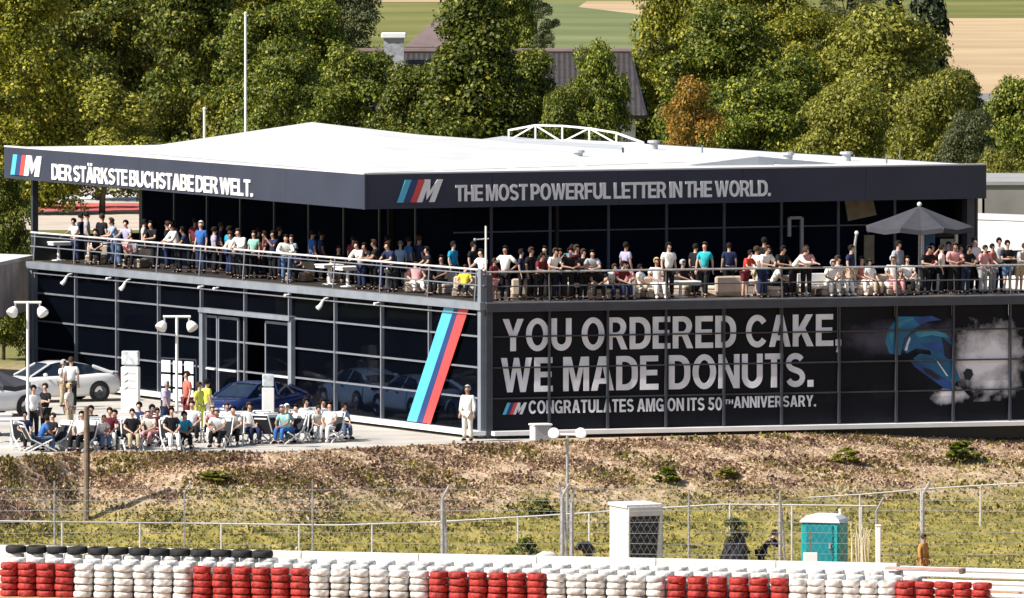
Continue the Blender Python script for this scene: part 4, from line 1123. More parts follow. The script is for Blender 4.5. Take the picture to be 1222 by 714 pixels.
# white cabin with a dark shutter door
def cabin():
    y = 284.6
    l, r, f = onY(728, 600, y + .3), onY(790, 600, y), onY(750, 600, y - .5)
    zt = onY(750, 603, y - .5).z
    o = Vector((f.x, f.y, ZT))
    e = empty('cabin', o, 0, 'small white cabin with a dark shutter doorway at the foot of the bank', 'cabin')
    W = tuple(o)
    fl = Vector((l.x, y + 1.2, 0)); fr = Vector((r.x, y + .02, 0)); fc = Vector((f.x, f.y, 0))
    bk = fl + fr - fc
    q = [fc, fr, bk, fl]
    ux = (fr - fc).normalized(); n = Vector((ux.y, -ux.x, 0)); wd = (fr - fc).length
    def P(s, z, off=0.0): return fc + ux * s + n * off + UP * (ZT + z)
    hgt = zt - ZT
    wm = M_WHITE
    ob('wall', MB().hexa([fc + UP * ZT, fc + ux * .06 + UP * ZT, fl + ux * .06 + UP * ZT, fl + UP * ZT], [v + UP * (zt - .1) for v in (fc, fc + ux * .06, fl + ux * .06, fl)]), wm, e, W)
    ob('wall', MB().hexa([fr - ux * .06 + UP * ZT, fr + UP * ZT, bk + UP * ZT, bk - ux * .06 + UP * ZT], [v + UP * (zt - .1) for v in (fr - ux * .06, fr, bk, bk - ux * .06)]), wm, e, W)
    ob('roof', MB().hexa([v + UP * (zt - .1) for v in (fc - ux * .06, fr + ux * .06, bk + ux * .06, fl - ux * .06)], [v + UP * zt for v in (fc - ux * .06, fr + ux * .06, bk + ux * .06, fl - ux * .06)]), wm, e, W)
    ob('front_wall', MB().beam(P(.0, hgt - .22, .01), P(wd, hgt - .22, .01), .05, .28), M_CONC, e, W)
    d = ob('shutter_door', MB().prism([P(.1, .05, -.1), P(wd - .22, .05, -.1), P(wd - .08, hgt - .36, -.1), P(.1, hgt - .36, -.1)], n, .03), pm('charcoal shutter', (.03, .033, .04), .5, .2, 3), e, W)
    for k in range(9):
        z = .35 + k * (hgt - .75) / 8.5
        ob('slat', MB().beam(P(.12, z, -.055), P(wd - .26, z, -.055), .02, .05), pm('shutter slat grey', (.075, .08, .09), .5, .2, 3), d)
    ob('door_jamb', MB().prism([P(wd - .22, .0, -.02), P(wd - .02, .0, -.02), P(wd - .02, hgt - .4, -.02), P(wd - .08, hgt - .4, -.02)], n, .03), wm, e, W)
    return e
cabin()

# teal portable toilet with white domed roof
def toilet():
    y = 284.4
    c = onY(984, 650, y)
    e = empty('portable_toilet', (c.x, y, ZT - .04), R(-16), 'teal portable toilet with white domed roof below the bank', 'toilet')
    w_, d_, h_ = 1.22, 1.25, 1.66
    ob('base', MB().bbox((0, 0, .06), (w_ + .06, d_ + .06, .12), .02), M_BLACK, e)
    bd = ob('body', MB().bbox((0, 0, .12 + h_ / 2), (w_, d_, h_), .05), M_TEAL, e)
    for k in range(7):
        ob('rib', MB().bbox((-w_ / 2 - .01, -.48 + k * .16, .95), (.04, .06, 1.5), .012), M_TEAL, bd)
    for k in range(8):
        ob('louvre', MB().bbox((.0, -d_ / 2 - .012, .4 + k * .16), (w_ - .3, .03, .05), .01), M_TEAL, bd)
    dr = ob('door', MB().bbox((0, -d_ / 2 - .02, .93), (.86, .035, 1.55), .012), pm('deep teal plastic', (.0, .2, .24), .45, .12, 2), e)
    ob('latch', MB().box((.34, -d_ / 2 - .055, 1.05), (.06, .04, .16)), M_STEEL, dr)
    mb = MB(); pr = [(0, 0.0), (.06, .09), (.2, .2), (.38, .25)]
    vs = []
    for ins, z in pr:
        a, b = w_ / 2 + .05 - ins, d_ / 2 + .05 - ins
        vs += [(-a, -b, z), (a, -b, z), (a, b, z), (-a, b, z)]
    fs = [(0, 3, 2, 1), (12, 13, 14, 15)]
    for k in range(3):
        for i in range(4):
            j = (i + 1) % 4; fs.append((k * 4 + i, k * 4 + j, k * 4 + 4 + j, k * 4 + 4 + i))
    mb.add([(x, yy, z + .12 + h_) for x, yy, z in vs], fs)
    ob('roof', mb, M_WHITE, e)
    ob('vent_pipe', MB().tube([(.4, .42, 1.8), (.4, .42, 2.15)], .05, 8), M_WHITE, e)
    # white board in front
    a = onY(967, 680, 281.6)
    s = empty('sign_board', (a.x, 281.6, ZT), 0, 'small blank white board standing in front of the teal toilet', 'board')
    ob('panel', MB().bbox((0, 0, onY(967, 669, 281.6).z - ZT), (.44, .04, .5), .01), M_WHITE, s)
    ob('stake', MB().box((0, .04, .8), (.06, .05, 1.6)), M_WOOD, s)
toilet()

# pole with a white box, floodlights on poles
def pole_box():
    y = 288.5
    g = ground_at(103, y); t = onY(103, 486, y)
    e = empty('utility_pole', g, 0, 'weathered timber pole with a white box near its foot on the bank', 'pole')
    h = t.z - g.z
    ob('pole', MB().tube([(0, 0, -.3), (.01, 0, h * .5), (0, 0, h)], [.1, .085, .07], 9), M_WOOD, e)
    b = ob('junction_box', MB().bbox((.02, -.13, onY(103, 637, y).z - g.z), (.36, .16, .36), .02), M_WHITE, e)
    ob('box_foot', MB().box((.02, -.1, onY(103, 646, y).z - g.z), (.2, .12, .2)), M_BLACK, b)
    ob('cable', MB().tube([(.09, -.05, h), (.1, -.06, h * .5), (.06, -.1, .9)], .02, 5), M_BLACK, e)
pole_box()
def flood(px, ptop, pbase, y, label, sway=0, zbase=None, back=False):
    t = onY(px, ptop, y); b = onY(px, pbase, y)
    e = empty('floodlight', (t.x, y, b.z), 0, label, 'floodlight', 'twin floodlights on poles')
    h = t.z - b.z
    ob('pole', MB().tube([(0, 0, 0), (0, 0, h)], [.05, .045], 8), M_WHITE if not back else M_STEEL, e)
    ob('crossbar', MB().tube([(-.45, 0, h), (.45, 0, h)], .04, 8), M_WHITE, e)
    for s in (-1, 1):
        hd = ob('lamp_head', MB().lathe([(.0, .0), (.1, .02), (.17, .14), (.19, .26), (.17, .3), (.0, .3)], 12), M_WHITE, e)
        hd.location = (s * .4, -.03, h - .17 if not back else h - .02); hd.rotation_euler = (R(25 if not back else 70), R(s * (148 if not back else 20)), 0)
        ob('lens', MB().lathe([(0, .302), (.15, .304), (.16, .28)], 12), M_LAMP, hd)
        ob('bracket', MB().tube([(s * .4, 0, h), (s * .4, -.03, h - .2)], .03, 6), M_STEEL, e)
yb = ytop(onZ(677, 527, ZG).x)
flood(677, 519, 640, 287.0, 'twin round floodlights on a slim pole at the bank edge below the slogan', back=True)
flood(33, 361, 500, 298, 'white twin floodlight pole at the left end of the glass wall')
flood(211, 378, 494, 293.5, 'white twin floodlight pole in front of the entrance windows')
# generator box beside the plinth
p = onZ(645, 527, ZG); p.z = terrain(p.x, p.y)
e = empty('utility_box', p, R(20), 'grey white metal box on the ground under the slogan wall', 'box')
ob('housing', MB().bbox((0, 0, .28), (.6, .5, .5), .03), pm('light grey metal', (.5, .5, .52), .5, .12, 3), e)
ob('lid', MB().bbox((0, 0, .56), (.66, .56, .07), .02), M_WHITE, e)

# dark covered heap, black bag, shrubs by the wall
def blobmesh(name, seed, rx, ry, rz_, mat, parent, rough=.18):
    g = random.Random(seed); mb = MB().ball((0, 0, rz_ * .8), (rx, ry, rz_), 14, 10)
    mb.v = [(x * (1 + g.uniform(-rough, rough)), y * (1 + g.uniform(-rough, rough)), max(0, z * (1 + g.uniform(-rough, rough)))) for x, y, z in mb.v]
    return ob(name, mb, mat, parent)
def at_wall(px, y=282.9): 
    q = onY(px, 665, y); return Vector((q.x, y, ZT))
M_SHEET = pm('dark plastic sheet', (.02, .022, .028), .45, .4, 5, bump=.5)
c = at_wall(697); z0 = onY(697, 662, 282.9).z
e = empty('rubbish_bag', Vector((c.x, c.y, z0 - .45)), 0, 'black bin bag caught on the pipe fence beside the white cabin', 'bag')
ob('bag', MB().tube([(-.3, 0, .62), (-.12, 0, .72), (.06, 0, .7), (.22, 0, .55), (.2, 0, .4)], [.05, .14, .2, .18, .05], 9), M_SHEET, e, smooth=True)
ob('bag_tail', MB().tube([(.05, 0, .6), (.15, -.03, .42), (.22, 0, .3)], [.12, .09, .03], 7), M_SHEET, e, smooth=True)
ob('stand', MB().tube([(.2, .1, -.2), (.2, .1, .75)], .03, 6), M_STEEL, e)
c = at_wall(878)
e = empty('dark_shrub', Vector((c.x, c.y, ZT)), 0, 'small grey dark heap of twigs behind the white wall', 'shrub')
me, cs = crown_mesh('crown', 31, 1.9, .45, 16, 1500, .05, 'round', 'grey', .4); link('crown', me, None, e)
blobmesh('heap', 5, .42, .35, .85, M_SHEET, e, .2)
def on_bank(px, py):                           # where a sight line meets the bank
    y = 281.0
    while y < 316:
        q = onY(px, py, y)
        if q.z <= terrain(q.x, y): return Vector((q.x, y, terrain(q.x, y)))
        y += .05
    return Vector((q.x, y, ZG))
def shrub(px, ptop, pbot, hw, key, label):
    cm, tm, h, r = PROTO[key]; g = on_bank(px, pbot); tz = onY(px, ptop, g.y).z - g.z
    e = empty('bush', g, rnd.uniform(0, 6), label, 'bush', 'bushes on the bank'); sx = hw / F * g.y / r
    e.scale = (sx, sx, max(.05, tz / h)); link('crown', SCROWN[key], None, e); link('trunk', tm, None, e)
SCROWN = {}
for k_, (sd_, m_) in {'bushg': (41, 'green'), 'bush': (42, 'olive')}.items():
    cm, tm, h, r = PROTO[k_]
    SCROWN[k_] = crown_mesh('crown', sd_, h, r, 26, 1500, .26, 'mound', m_, .02)[0]
cs_ = at_wall(625); 
shrub(624, 643, 676, 22, 'bushg', 'dark green leafy bush behind the white wall left of the cabin')
shrub(797, 558, 576, 15, 'bushg', 'small dark green bush on the brown bank above the cabin')
shrub(1148, 528, 550, 22, 'bushg', 'green bush on the upper right of the bank')
shrub(868, 558, 572, 16, 'bush', 'small olive bush on the bank right of the cabin')
shrub(645, 596, 614, 16, 'bushg', 'little green bush on the bank by the twin fence post')
shrub(258, 562, 574, 20, 'bush', 'low olive bush on the bank below the deckchairs')
shrub(1010, 535, 552, 18, 'bush', 'olive bush on the bank above the teal toilet')
# pale sack by the bush
c = onY(652, 664, 283.0)
e = empty('sack', (c.x, 283.0, c.z - .25), 0, 'pale sack beside the dark bush behind the white wall', 'sack')
ob('sack_body', MB().tube([(-.35, 0, .2), (-.1, 0, .26), (.2, 0, .24), (.36, 0, .18)], [.08, .16, .17, .06], 9), M_CONC, e, smooth=True)
ob('sack_tie', MB().tube([(.34, 0, .18), (.46, 0, .2)], [.03, .05], 6), M_WOOD, e)
ob('sack_prop', MB().box((0, .05, -.35), (.6, .2, .85)), M_WOOD, e)
# white stake beside the guard rail
c = at_wall(1048, 281.2); tz = onY(1048, 628, 281.2).z
e = empty('marker_post', c, 0, 'white square marker post at the left end of the guard rail', 'post')
ob('post', MB().bbox((0, 0, (tz - ZT) / 2), (.16, .16, tz - ZT), .02), M_WHITE, e)
ob('cap', MB().bbox((0, 0, tz - ZT + .02), (.2, .2, .05), .015), M_WHITE, e)
# pale dry stalks beside the toilet
c = at_wall(1028, 282.2)
e = empty('dry_plant', Vector((c.x, 282.2, ZT)), 0, 'clump of pale dry stalks between the toilet and the marker post', 'plant')
for k in range(16):
    x = rnd.uniform(-.32, .32)
    ob('stalk', MB().tube([(x, rnd.uniform(-.1, .1), 0), (x + rnd.uniform(-.1, .1), 0, 1.3), (x + rnd.uniform(-.25, .2), 0, rnd.uniform(1.5, 1.85))], [.02, .02, .012], 5), pm('straw stalk', (.62, .55, .38), .9, .15, 4), e)

# ground cover on the bank
def cover(name, seed, n, cond, size, cols, flat):
    g = np.random.default_rng(seed); V = []
    cnt = 0
    while cnt < n:
        x = g.uniform(-19.5, 19.5); t = g.uniform(0.0, 1.06) 
        yt = ytop(x); y = lerp(yt + .1, YFOOT, t)
        z = terrain(x, y)
        if not cond(x, y, z, t, g): continue
        cnt += 1
        s = size * g.uniform(.4, 1.5); a = g.uniform(0, math.pi); k = g.uniform(-.6, .6)
        dx, dy = math.cos(a) * s * .55, math.sin(a) * s * .55
        hx, hy, hz = g.uniform(-.5, .5) * s, g.uniform(-.6, .3) * s, s * g.uniform(.5, 1.1) * flat
        V += [(x - dx, y - dy, z - .02), (x + dx, y + dy, z - .02), (x + dx * .4 + hx, y + dy * .4 + hy, z + hz), (x - dx * .4 + hx, y - dy * .4 + hy, z + hz)]
    me = bpy.data.meshes.new(name)
    me.vertices.add(len(V)); me.vertices.foreach_set('co', np.array(V).ravel())
    k = len(V) // 4
    me.loops.add(k * 4); me.loops.foreach_set('vertex_index', np.arange(k * 4, dtype=np.int32))
    me.polygons.add(k); me.polygons.foreach_set('loop_start', np.arange(0, k * 4, 4, dtype=np.int32)); me.polygons.foreach_set('loop_total', np.full(k, 4, dtype=np.int32))
    me.update(); me.validate()
    tag(link(name, me, leafmat(name + ' blades', *cols, .25)), kind='stuff')
def patch(x, y): return .5 + .5 * math.sin(x * .55 + 1.2 * math.sin(x * .23 + y * .4)) * math.sin(y * .9 + .7 * math.sin(x * .31))
def zsplit(x): return -1.55 + .35 * math.sin(x * .5) + .25 * math.sin(x * 1.3 + 1)
cover('scrub', 21, 46000, lambda x, y, z, t, g: z > zsplit(x) + g.normal() * .25 and g.uniform() < .12 + 1.2 * patch(x * 3, y * 3) ** 2, .085, ((.24, .17, .1), (.56, .41, .27), (.7, .55, .38)), .55)
cover('heather', 25, 9000, lambda x, y, z, t, g: z > zsplit(x) - .2 and patch(x * 2.3 + 9, y * 2.9 + 4) > .58 + .1 * g.normal(), .1, ((.08, .045, .035), (.36, .22, .17), (.5, .34, .26)), .8)
cover('green_scrub', 22, 9000, lambda x, y, z, t, g: z > -2.6 and patch(x * 1.7 + 5, y * 2.1) > .66 + .1 * g.normal(), .1, ((.06, .06, .01), (.28, .25, .05), (.4, .3, .09)), .9)
cover('grass', 23, 32000, lambda x, y, z, t, g: z < zsplit(x) + g.normal() * .3 and t < 1.0, .075, ((.12, .125, .025), (.37, .32, .085), (.56, .44, .17)), .9)

# ------------------------------------------------------------------ neighbours at the left and right edges
def lbox(name, label, cat, pts, z0, z1, mats, roofm=None, over=.15):
    o = Vector((pts[0].x, pts[0].y, z0)); e = empty(name, o, 0, label, cat); W = tuple(o)
    c = sum(pts, Vector()) / len(pts)
    for i in range(len(pts)):
        a, b = pts[i], pts[(i + 1) % len(pts)]
        d = (b - a).normalized(); n = Vector((d.y, -d.x, 0))
        ob('wall', MB().hexa([a + UP * z0, b + UP * z0, b - n * .1 + UP * z0, a - n * .1 + UP * z0], [a + UP * z1, b + UP * z1, b - n * .1 + UP * z1, a - n * .1 + UP * z1]), mats, e, W)
    q = [c + (p - c) * (1 + over / (p - c).length) for p in pts]
    ob('roof', MB().prism([Vector((p.x, p.y, z1 + .003)) for p in q], UP, .14), roofm or mats, e, W)
    return e, W
def flat(v): return Vector((v.x, v.y, 0))
# white topped canopy at the far left, its pinkish wall turned to the camera
zc = 4.25
a = flat(onZ(-40, 326, zc)); b = flat(onZ(39, 309, zc)); cdir = Vector((-.75, .66, 0))
e, W = lbox('canopy', 'white topped canopy with a pale pinkish side at the left edge', 'canopy', [a, b, b + cdir * 12, a + cdir * 12], zc - 1.9, zc, pm('pinkish panel', (.5, .42, .41), .75, .25, 1.2), M_ROOF, .05)
for p in (a + (b - a) * .3, b, b + cdir * 11.5, a + cdir * 11.5):
    ob('canopy_post', MB().box(p * .999 + cdir * .3 + UP * (ZG + (zc - 1.9 - ZG) / 2), (.14, .14, zc - 1.9 - ZG)), M_DARKFRAME, e, W)
ob('back_panel', MB().prism([a + (a - b) * 2 + cdir * 3 + UP * ZG, b + cdir * 3 + UP * ZG, b + cdir * 3 + UP * (zc - 1.9), a + (a - b) * 2 + cdir * 3 + UP * (zc - 1.9)], cdir, .1), M_BLACK, e, W)
# white marquee wall and grey hall behind the right end of the terrace
yq = 336.0
a = flat(onY(1163, 300, yq)); b = flat(onY(1320, 300, yq - 5)); up = onY(1163, 262, yq).z
lbox('marquee', 'plain white marquee wall behind the right end of the terrace', 'marquee', [a, b, b + Vector((0, 3, 0)), a + Vector((0, 3, 0))], ZG, up, M_WHITE, M_ROOF, .1)
yq = 372.0
a = flat(onY(1172, 300, yq)); b = flat(onY(1320, 300, yq)); up = onY(1190, 221, yq).z
lbox('grey_hall', 'flat grey hall beyond the white marquee at the right edge', 'building', [a, b, b + Vector((0, 12, 0)), a + Vector((0, 12, 0))], ZG, up, pm('grey render', (.22, .21, .2), .85, .15, .8), pm('grey roof felt', (.3, .3, .3), .9, .1, .5), .1)
# ------------------------------------------------------------------ people
def skin_mesh(name, verts, edges, radii, root=0, sub=1):
    me = bpy.data.meshes.new(name); me.from_pydata(verts, edges, [])
    o = bpy.data.objects.new(name, me); COL.objects.link(o)
    m = o.modifiers.new('skin', 'SKIN'); m.use_smooth_shade = True; m.branch_smoothing = .3
    sv = me.skin_vertices[0].data
    for i, r in enumerate(radii):
        sv[i].radius = r if isinstance(r, tuple) else (r, r); sv[i].use_root = (i == root)
    s = o.modifiers.new('sub', 'SUBSURF'); s.levels = sub
    dg = bpy.context.evaluated_depsgraph_get(); dg.update()
    out = bpy.data.meshes.new_from_object(o.evaluated_get(dg)); out.name = name
    bpy.data.objects.remove(o); bpy.data.meshes.remove(me)
    out.materials.clear(); out.materials.append(M_SKIN)
    return out
def pose(kind):
    P = {}
    lean = {'lean': 24, 'prop': 10, 'bend': 42, 'sit': -4, 'recline': -32, 'hunch': 26}.get(kind, 0)
    low = kind in ('sit', 'recline', 'hunch')
    pz = .47 if kind != 'recline' else .36
    base = Vector((0, 0, pz if low else .93))
    M = Matrix.Rotation(R(lean), 3, 'X')
    def up(x, y, z): return base + M @ Vector((x, y, z - .93))
    for k, v in dict(pel=(0, 0, .93), wai=(0, -.005, 1.09), che=(0, 0, 1.3), nb=(0, .015, 1.455), nk=(0, .005, 1.53)).items(): P[k] = up(*v)
    hd = R(lean * .35); nk = P['nk']
    H = Matrix.Rotation(hd, 3, 'X')
    for k, v in dict(h0=(0, -.012, .075), h1=(0, -.015, .14), h2=(0, -.003, .205), nose=(0, -.115, .105), el=(.083, .01, .115), er=(-.083, .01, .115)).items(): P[k] = nk + H @ Vector(v)
    for s, n in ((1, 'l'), (-1, 'r')):
        P['sh' + n] = up(.175 * s, .015, 1.425)
        P['hip' + n] = base + Vector((.092 * s, 0, -.045))
        if low:
            kx = .13 * s
            if kind == 'recline': kn, an = Vector((kx, -.44, .42)), Vector((kx, -.86, .16))
            else: kn, an = Vector((kx, -.44, .5)), Vector((kx * 1.05, -.46, .09))
        elif kind == 'walk': kn, an = Vector((.09 * s, -.16 * s, .5)), Vector((.09 * s, -.24 * s + .06, .1))
        else: kn, an = Vector((.1 * s, -.015, .49)), Vector((.115 * s, .025, .085))
        P['kn' + n], P['an' + n] = kn, an
        P['he' + n] = an + Vector((0, .04, -.04)); P['to' + n] = an + Vector((.02 * s, -.17, -.05))
        sh = P['sh' + n]
        el, wr = {
            'lean': (Vector((.27 * s, -.33, 1.13)), Vector((.09 * s, -.5, 1.1))),
            'prop': (Vector((.31 * s, -.16, 1.22)), Vector((.34 * s, -.36, 1.1))),
            'hips': (Vector((.42 * s, .06, 1.18)), Vector((.2 * s, -.05, 1.0))),
            'phone': (Vector((.27 * s, -.2, 1.2)), Vector((.07 * s, -.34, 1.52))),
            'cross': (Vector((.26 * s, -.05, 1.16)), Vector((-.06 * s, -.22, 1.2 + .03 * s))),
            'bend': (Vector((.26 * s, -.5, 1.13)), Vector((.1 * s, -.72, 1.1))),
            'walk': (Vector((.24 * s, .1 * s, 1.15)), Vector((.24 * s, -.04 + .16 * s, .92))),
            'sit': (Vector((.27 * s, -.03, .72)), Vector((.12 * s, -.27, .62))),
            'hunch': (Vector((.26 * s, -.3, .68)), Vector((.08 * s, -.47, .58))),
            'recline': (Vector((.29 * s, .12, .56)), Vector((.2 * s, -.12, .48))),
            'wave': (Vector((.27 * s, -.05, 1.15)), Vector((.16 * s, -.28, 1.12))),
        }.get(kind, (Vector((.225 * s, .03, 1.14)), Vector((.24 * s, -.05, .9))))
        P['el' + n], P['wr' + n] = el, wr
        d = (wr - el).normalized()
        P['pa' + n] = wr + d * .075
        side = d.cross(Vector((0, 0, 1)))
        if side.length < .2: side = Vector((0, 1, 0))
        side.normalize(); nr = side.cross(d).normalized()
        for f in range(4):
            o = (f - 1.5) * .022
            L = (.07, .085, .08, .062)[f]
            b = P['pa' + n] + side * o + d * .02
            P['f%d%s0' % (f, n)] = b; P['f%d%s1' % (f, n)] = b + d * L * .55 - nr * .006; P['f%d%s2' % (f, n)] = b + d * L * .95 - nr * .03
        P['t' + n + '0'] = wr + d * .035 + side * .04 * s; P['t' + n + '1'] = wr + d * .075 + side * .06 * s - nr * .015
    return P
RAD = dict(pel=(.14, .1), wai=(.115, .08), che=(.125, .085), nb=.075, nk=.054, h0=(.068, .082), h1=(.08, .098), h2=(.06, .07), nose=.014, el_=.016,
           sh=.055, el=.042, wr=.03, pa=(.042, .02), hip=.095, kn=.058, an=.04, he=.04, to=.036)
def figure(kind, shorts=False, longsl=False):
    P = pose(kind)
    def build(name, chain_edges, grow, root, over={}, sub=1):
        names = []; 
        for a, b in chain_edges:
            for q in (a, b):
                if q not in names: names.append(q)
        if root in names: names.remove(root); names.insert(0, root)
        ix = {n: i for i, n in enumerate(names)}
        rad = []
        for n in names:
            if n in over: r = over[n]
            elif n in ('el', 'er'): r = .016
            elif n[0] == 'f' and n[1].isdigit(): r = .009
            elif n[0] == 't' and n[-1].isdigit(): r = .011
            else:
                r = RAD.get(n, RAD.get(n[:-1], .05))
            rad.append(tuple(x + grow for x in r) if isinstance(r, tuple) else r + grow)
        return skin_mesh(name, [tuple(P[n]) for n in names], [(ix[a], ix[b]) for a, b in chain_edges], rad, 0, sub)
    E = [('pel', 'wai'), ('wai', 'che'), ('che', 'nb'), ('nb', 'nk'), ('nk', 'h0'), ('h0', 'h1'), ('h1', 'h2'), ('h0', 'nose'), ('h1', 'el'), ('h1', 'er')]
    for n in 'lr':
        E += [('che', 'sh' + n), ('sh' + n, 'el' + n + '_'), ('el' + n + '_', 'wr' + n), ('wr' + n, 'pa' + n), ('wr' + n, 't' + n + '0'), ('t' + n + '0', 't' + n + '1'),
              ('pel', 'hip' + n), ('hip' + n, 'kn' + n), ('kn' + n, 'an' + n), ('an' + n, 'to' + n)]
        for f in range(4): E += [('pa' + n, 'f%d%s0' % (f, n)), ('f%d%s0' % (f, n), 'f%d%s1' % (f, n)), ('f%d%s1' % (f, n), 'f%d%s2' % (f, n))]
    # elbow names collide with ears: ears are 'el'/'er', elbows 'ell_'/'elr_'
    for n in 'lr': P['el' + n + '_'] = P['el' + n]
    over = {'ell_': .044, 'elr_': .044}
    body = build('person', E, 0, 'pel', over)
    for n in 'lr':
        P['sl' + n] = lerp(P['sh' + n], P['el' + n], .72); P['cu' + n] = lerp(P['el' + n], P['wr' + n], .85)
        P['he_' + n] = lerp(P['kn' + n], P['hip' + n], .18); P['am' + n] = lerp(P['an' + n], P['kn' + n], .08)
    S = [('pel', 'wai'), ('wai', 'che'), ('che', 'nb')]
    ov = {'nb': .078, 'pel': (.155, .118), 'wai': (.138, .105), 'che': (.17, .125), 'shl': .074, 'shr': .074, 'sll': .062, 'slr': .062, 'ell_': .052, 'elr_': .052, 'cul': .042, 'cur': .042}
    for n in 'lr':
        S += [('che', 'sh' + n)] + ([('sh' + n, 'el' + n + '_'), ('el' + n + '_', 'cu' + n)] if longsl else [('sh' + n, 'sl' + n)])
    shirt = build('shirt', S, .014, 'che', ov)
    Tn = [];  ov = {'pel': (.15, .112), 'hipl': .1, 'hipr': .1, 'he_l': .082, 'he_r': .082, 'aml': .06, 'amr': .06, 'knl': .066, 'knr': .066}
    for n in 'lr': Tn += [('pel', 'hip' + n)] + ([('hip' + n, 'he_' + n)] if shorts else [('hip' + n, 'kn' + n), ('kn' + n, 'am' + n)])
    trousers = build('trousers', Tn, .014, 'pel', ov)
    shoes = []
    for n in 'lr': shoes.append(build('shoe', [('he' + n, 'an' + n), ('an' + n, 'to' + n)], .012, 'an' + n, {'he' + n: .036, 'an' + n: .036, 'to' + n: .034}))
    # hair: a cap over the top and back of the head
    c = P['h1'] + Vector((0, .008, .022)); mb = MB().ball((0, 0, 0), (.1, .122, .118), 14, 10)
    keep = [f for f in mb.f if not (sum(mb.v[i][1] for i in f) / 4 < -.035 and sum(mb.v[i][2] for i in f) / 4 < .055) and sum(mb.v[i][2] for i in f) / 4 > -.075]
    mb.f = keep; mb.v = [tuple(Vector(v) + c) for v in mb.v]
    hair = mb.mesh('hair', True); hair.materials.append(M_BLACK)
    return body, shirt, trousers, shoes, hair
FIG = {}
COLS = dict(white=(.8, .8, .78), offwhite=(.66, .63, .56), grey=(.36, .37, .4), black=(.012, .012, .015), navy=(.02, .03, .08), blue=(.04, .14, .42), sky=(.3, .42, .6), lilac=(.38, .36, .52), turq=(.03, .42, .48),
            cyan=(.02, .3, .52), red=(.5, .05, .04), coral=(.6, .16, .12), pink=(.65, .32, .33), maroon=(.14, .02, .03), yellow=(.72, .6, .06), hivis=(.62, .68, .1), aqua=(.3, .56, .5), denim=(.09, .15, .28), khaki=(.42, .35, .24), orange=(.5, .25, .07), beige=(.5, .42, .32))
HAIRC = dict(dark=(.014, .01, .008), brown=(.06, .035, .02), blond=(.5, .38, .2), grey=(.4, .4, .4), cap=(.75, .75, .75))
def person(pos, ang, kind, shirt, legs, hair, label, group=None, tan=False, shorts=False, longsl=False, scale=None):
    key = (kind, shorts, longsl)
    if key not in FIG: FIG[key] = figure(*key)
    b, s, t, sh, h = FIG[key]
    o = link('person', b, None); o.location = pos; o.rotation_euler = (0, 0, ang)
    k = scale or rnd.uniform(.92, 1.05); o.scale = (k * rnd.uniform(.94, 1.12), k * rnd.uniform(.95, 1.15), k)
    tag(o, label, 'person', group)
    def put(nm, me, m):
        c = link(nm, me, None, o); c.material_slots[0].link = 'OBJECT'; c.material_slots[0].material = m
    o.material_slots[0].link = 'OBJECT'; o.material_slots[0].material = M_TAN if tan or rnd.random() < .3 else M_SKIN
    put('shirt', s, cloth(shirt, COLS[shirt])); put('shorts' if shorts else 'trousers', t, cloth(legs, COLS[legs]))
    for q in sh: put('shoe', q, cloth('white' if legs == 'white' else 'black', COLS['white' if legs == 'white' else 'black']))
    put('cap' if hair == 'cap' else 'hair', h, cloth('hair ' + hair, HAIRC[hair]))
    return o
def facing(d): return math.atan2(d.x, -d.y)
def TLp(px, off):                              # left terrace, off metres behind its railing
    s = (onP(px, 330, C - nL * off, nL) - C).dot(uL); return WL(s, ZD + .002, -off)
def TRp(px, off):
    s = (onP(px, 340, C - nR * off, nR) - C).dot(uR); return WR(s, ZD + .002, -off)
aL, aR = facing(nL), facing(nR)
GLT, GRT, GFC = 'people on the left terrace', 'people on the right terrace', 'people on the forecourt'
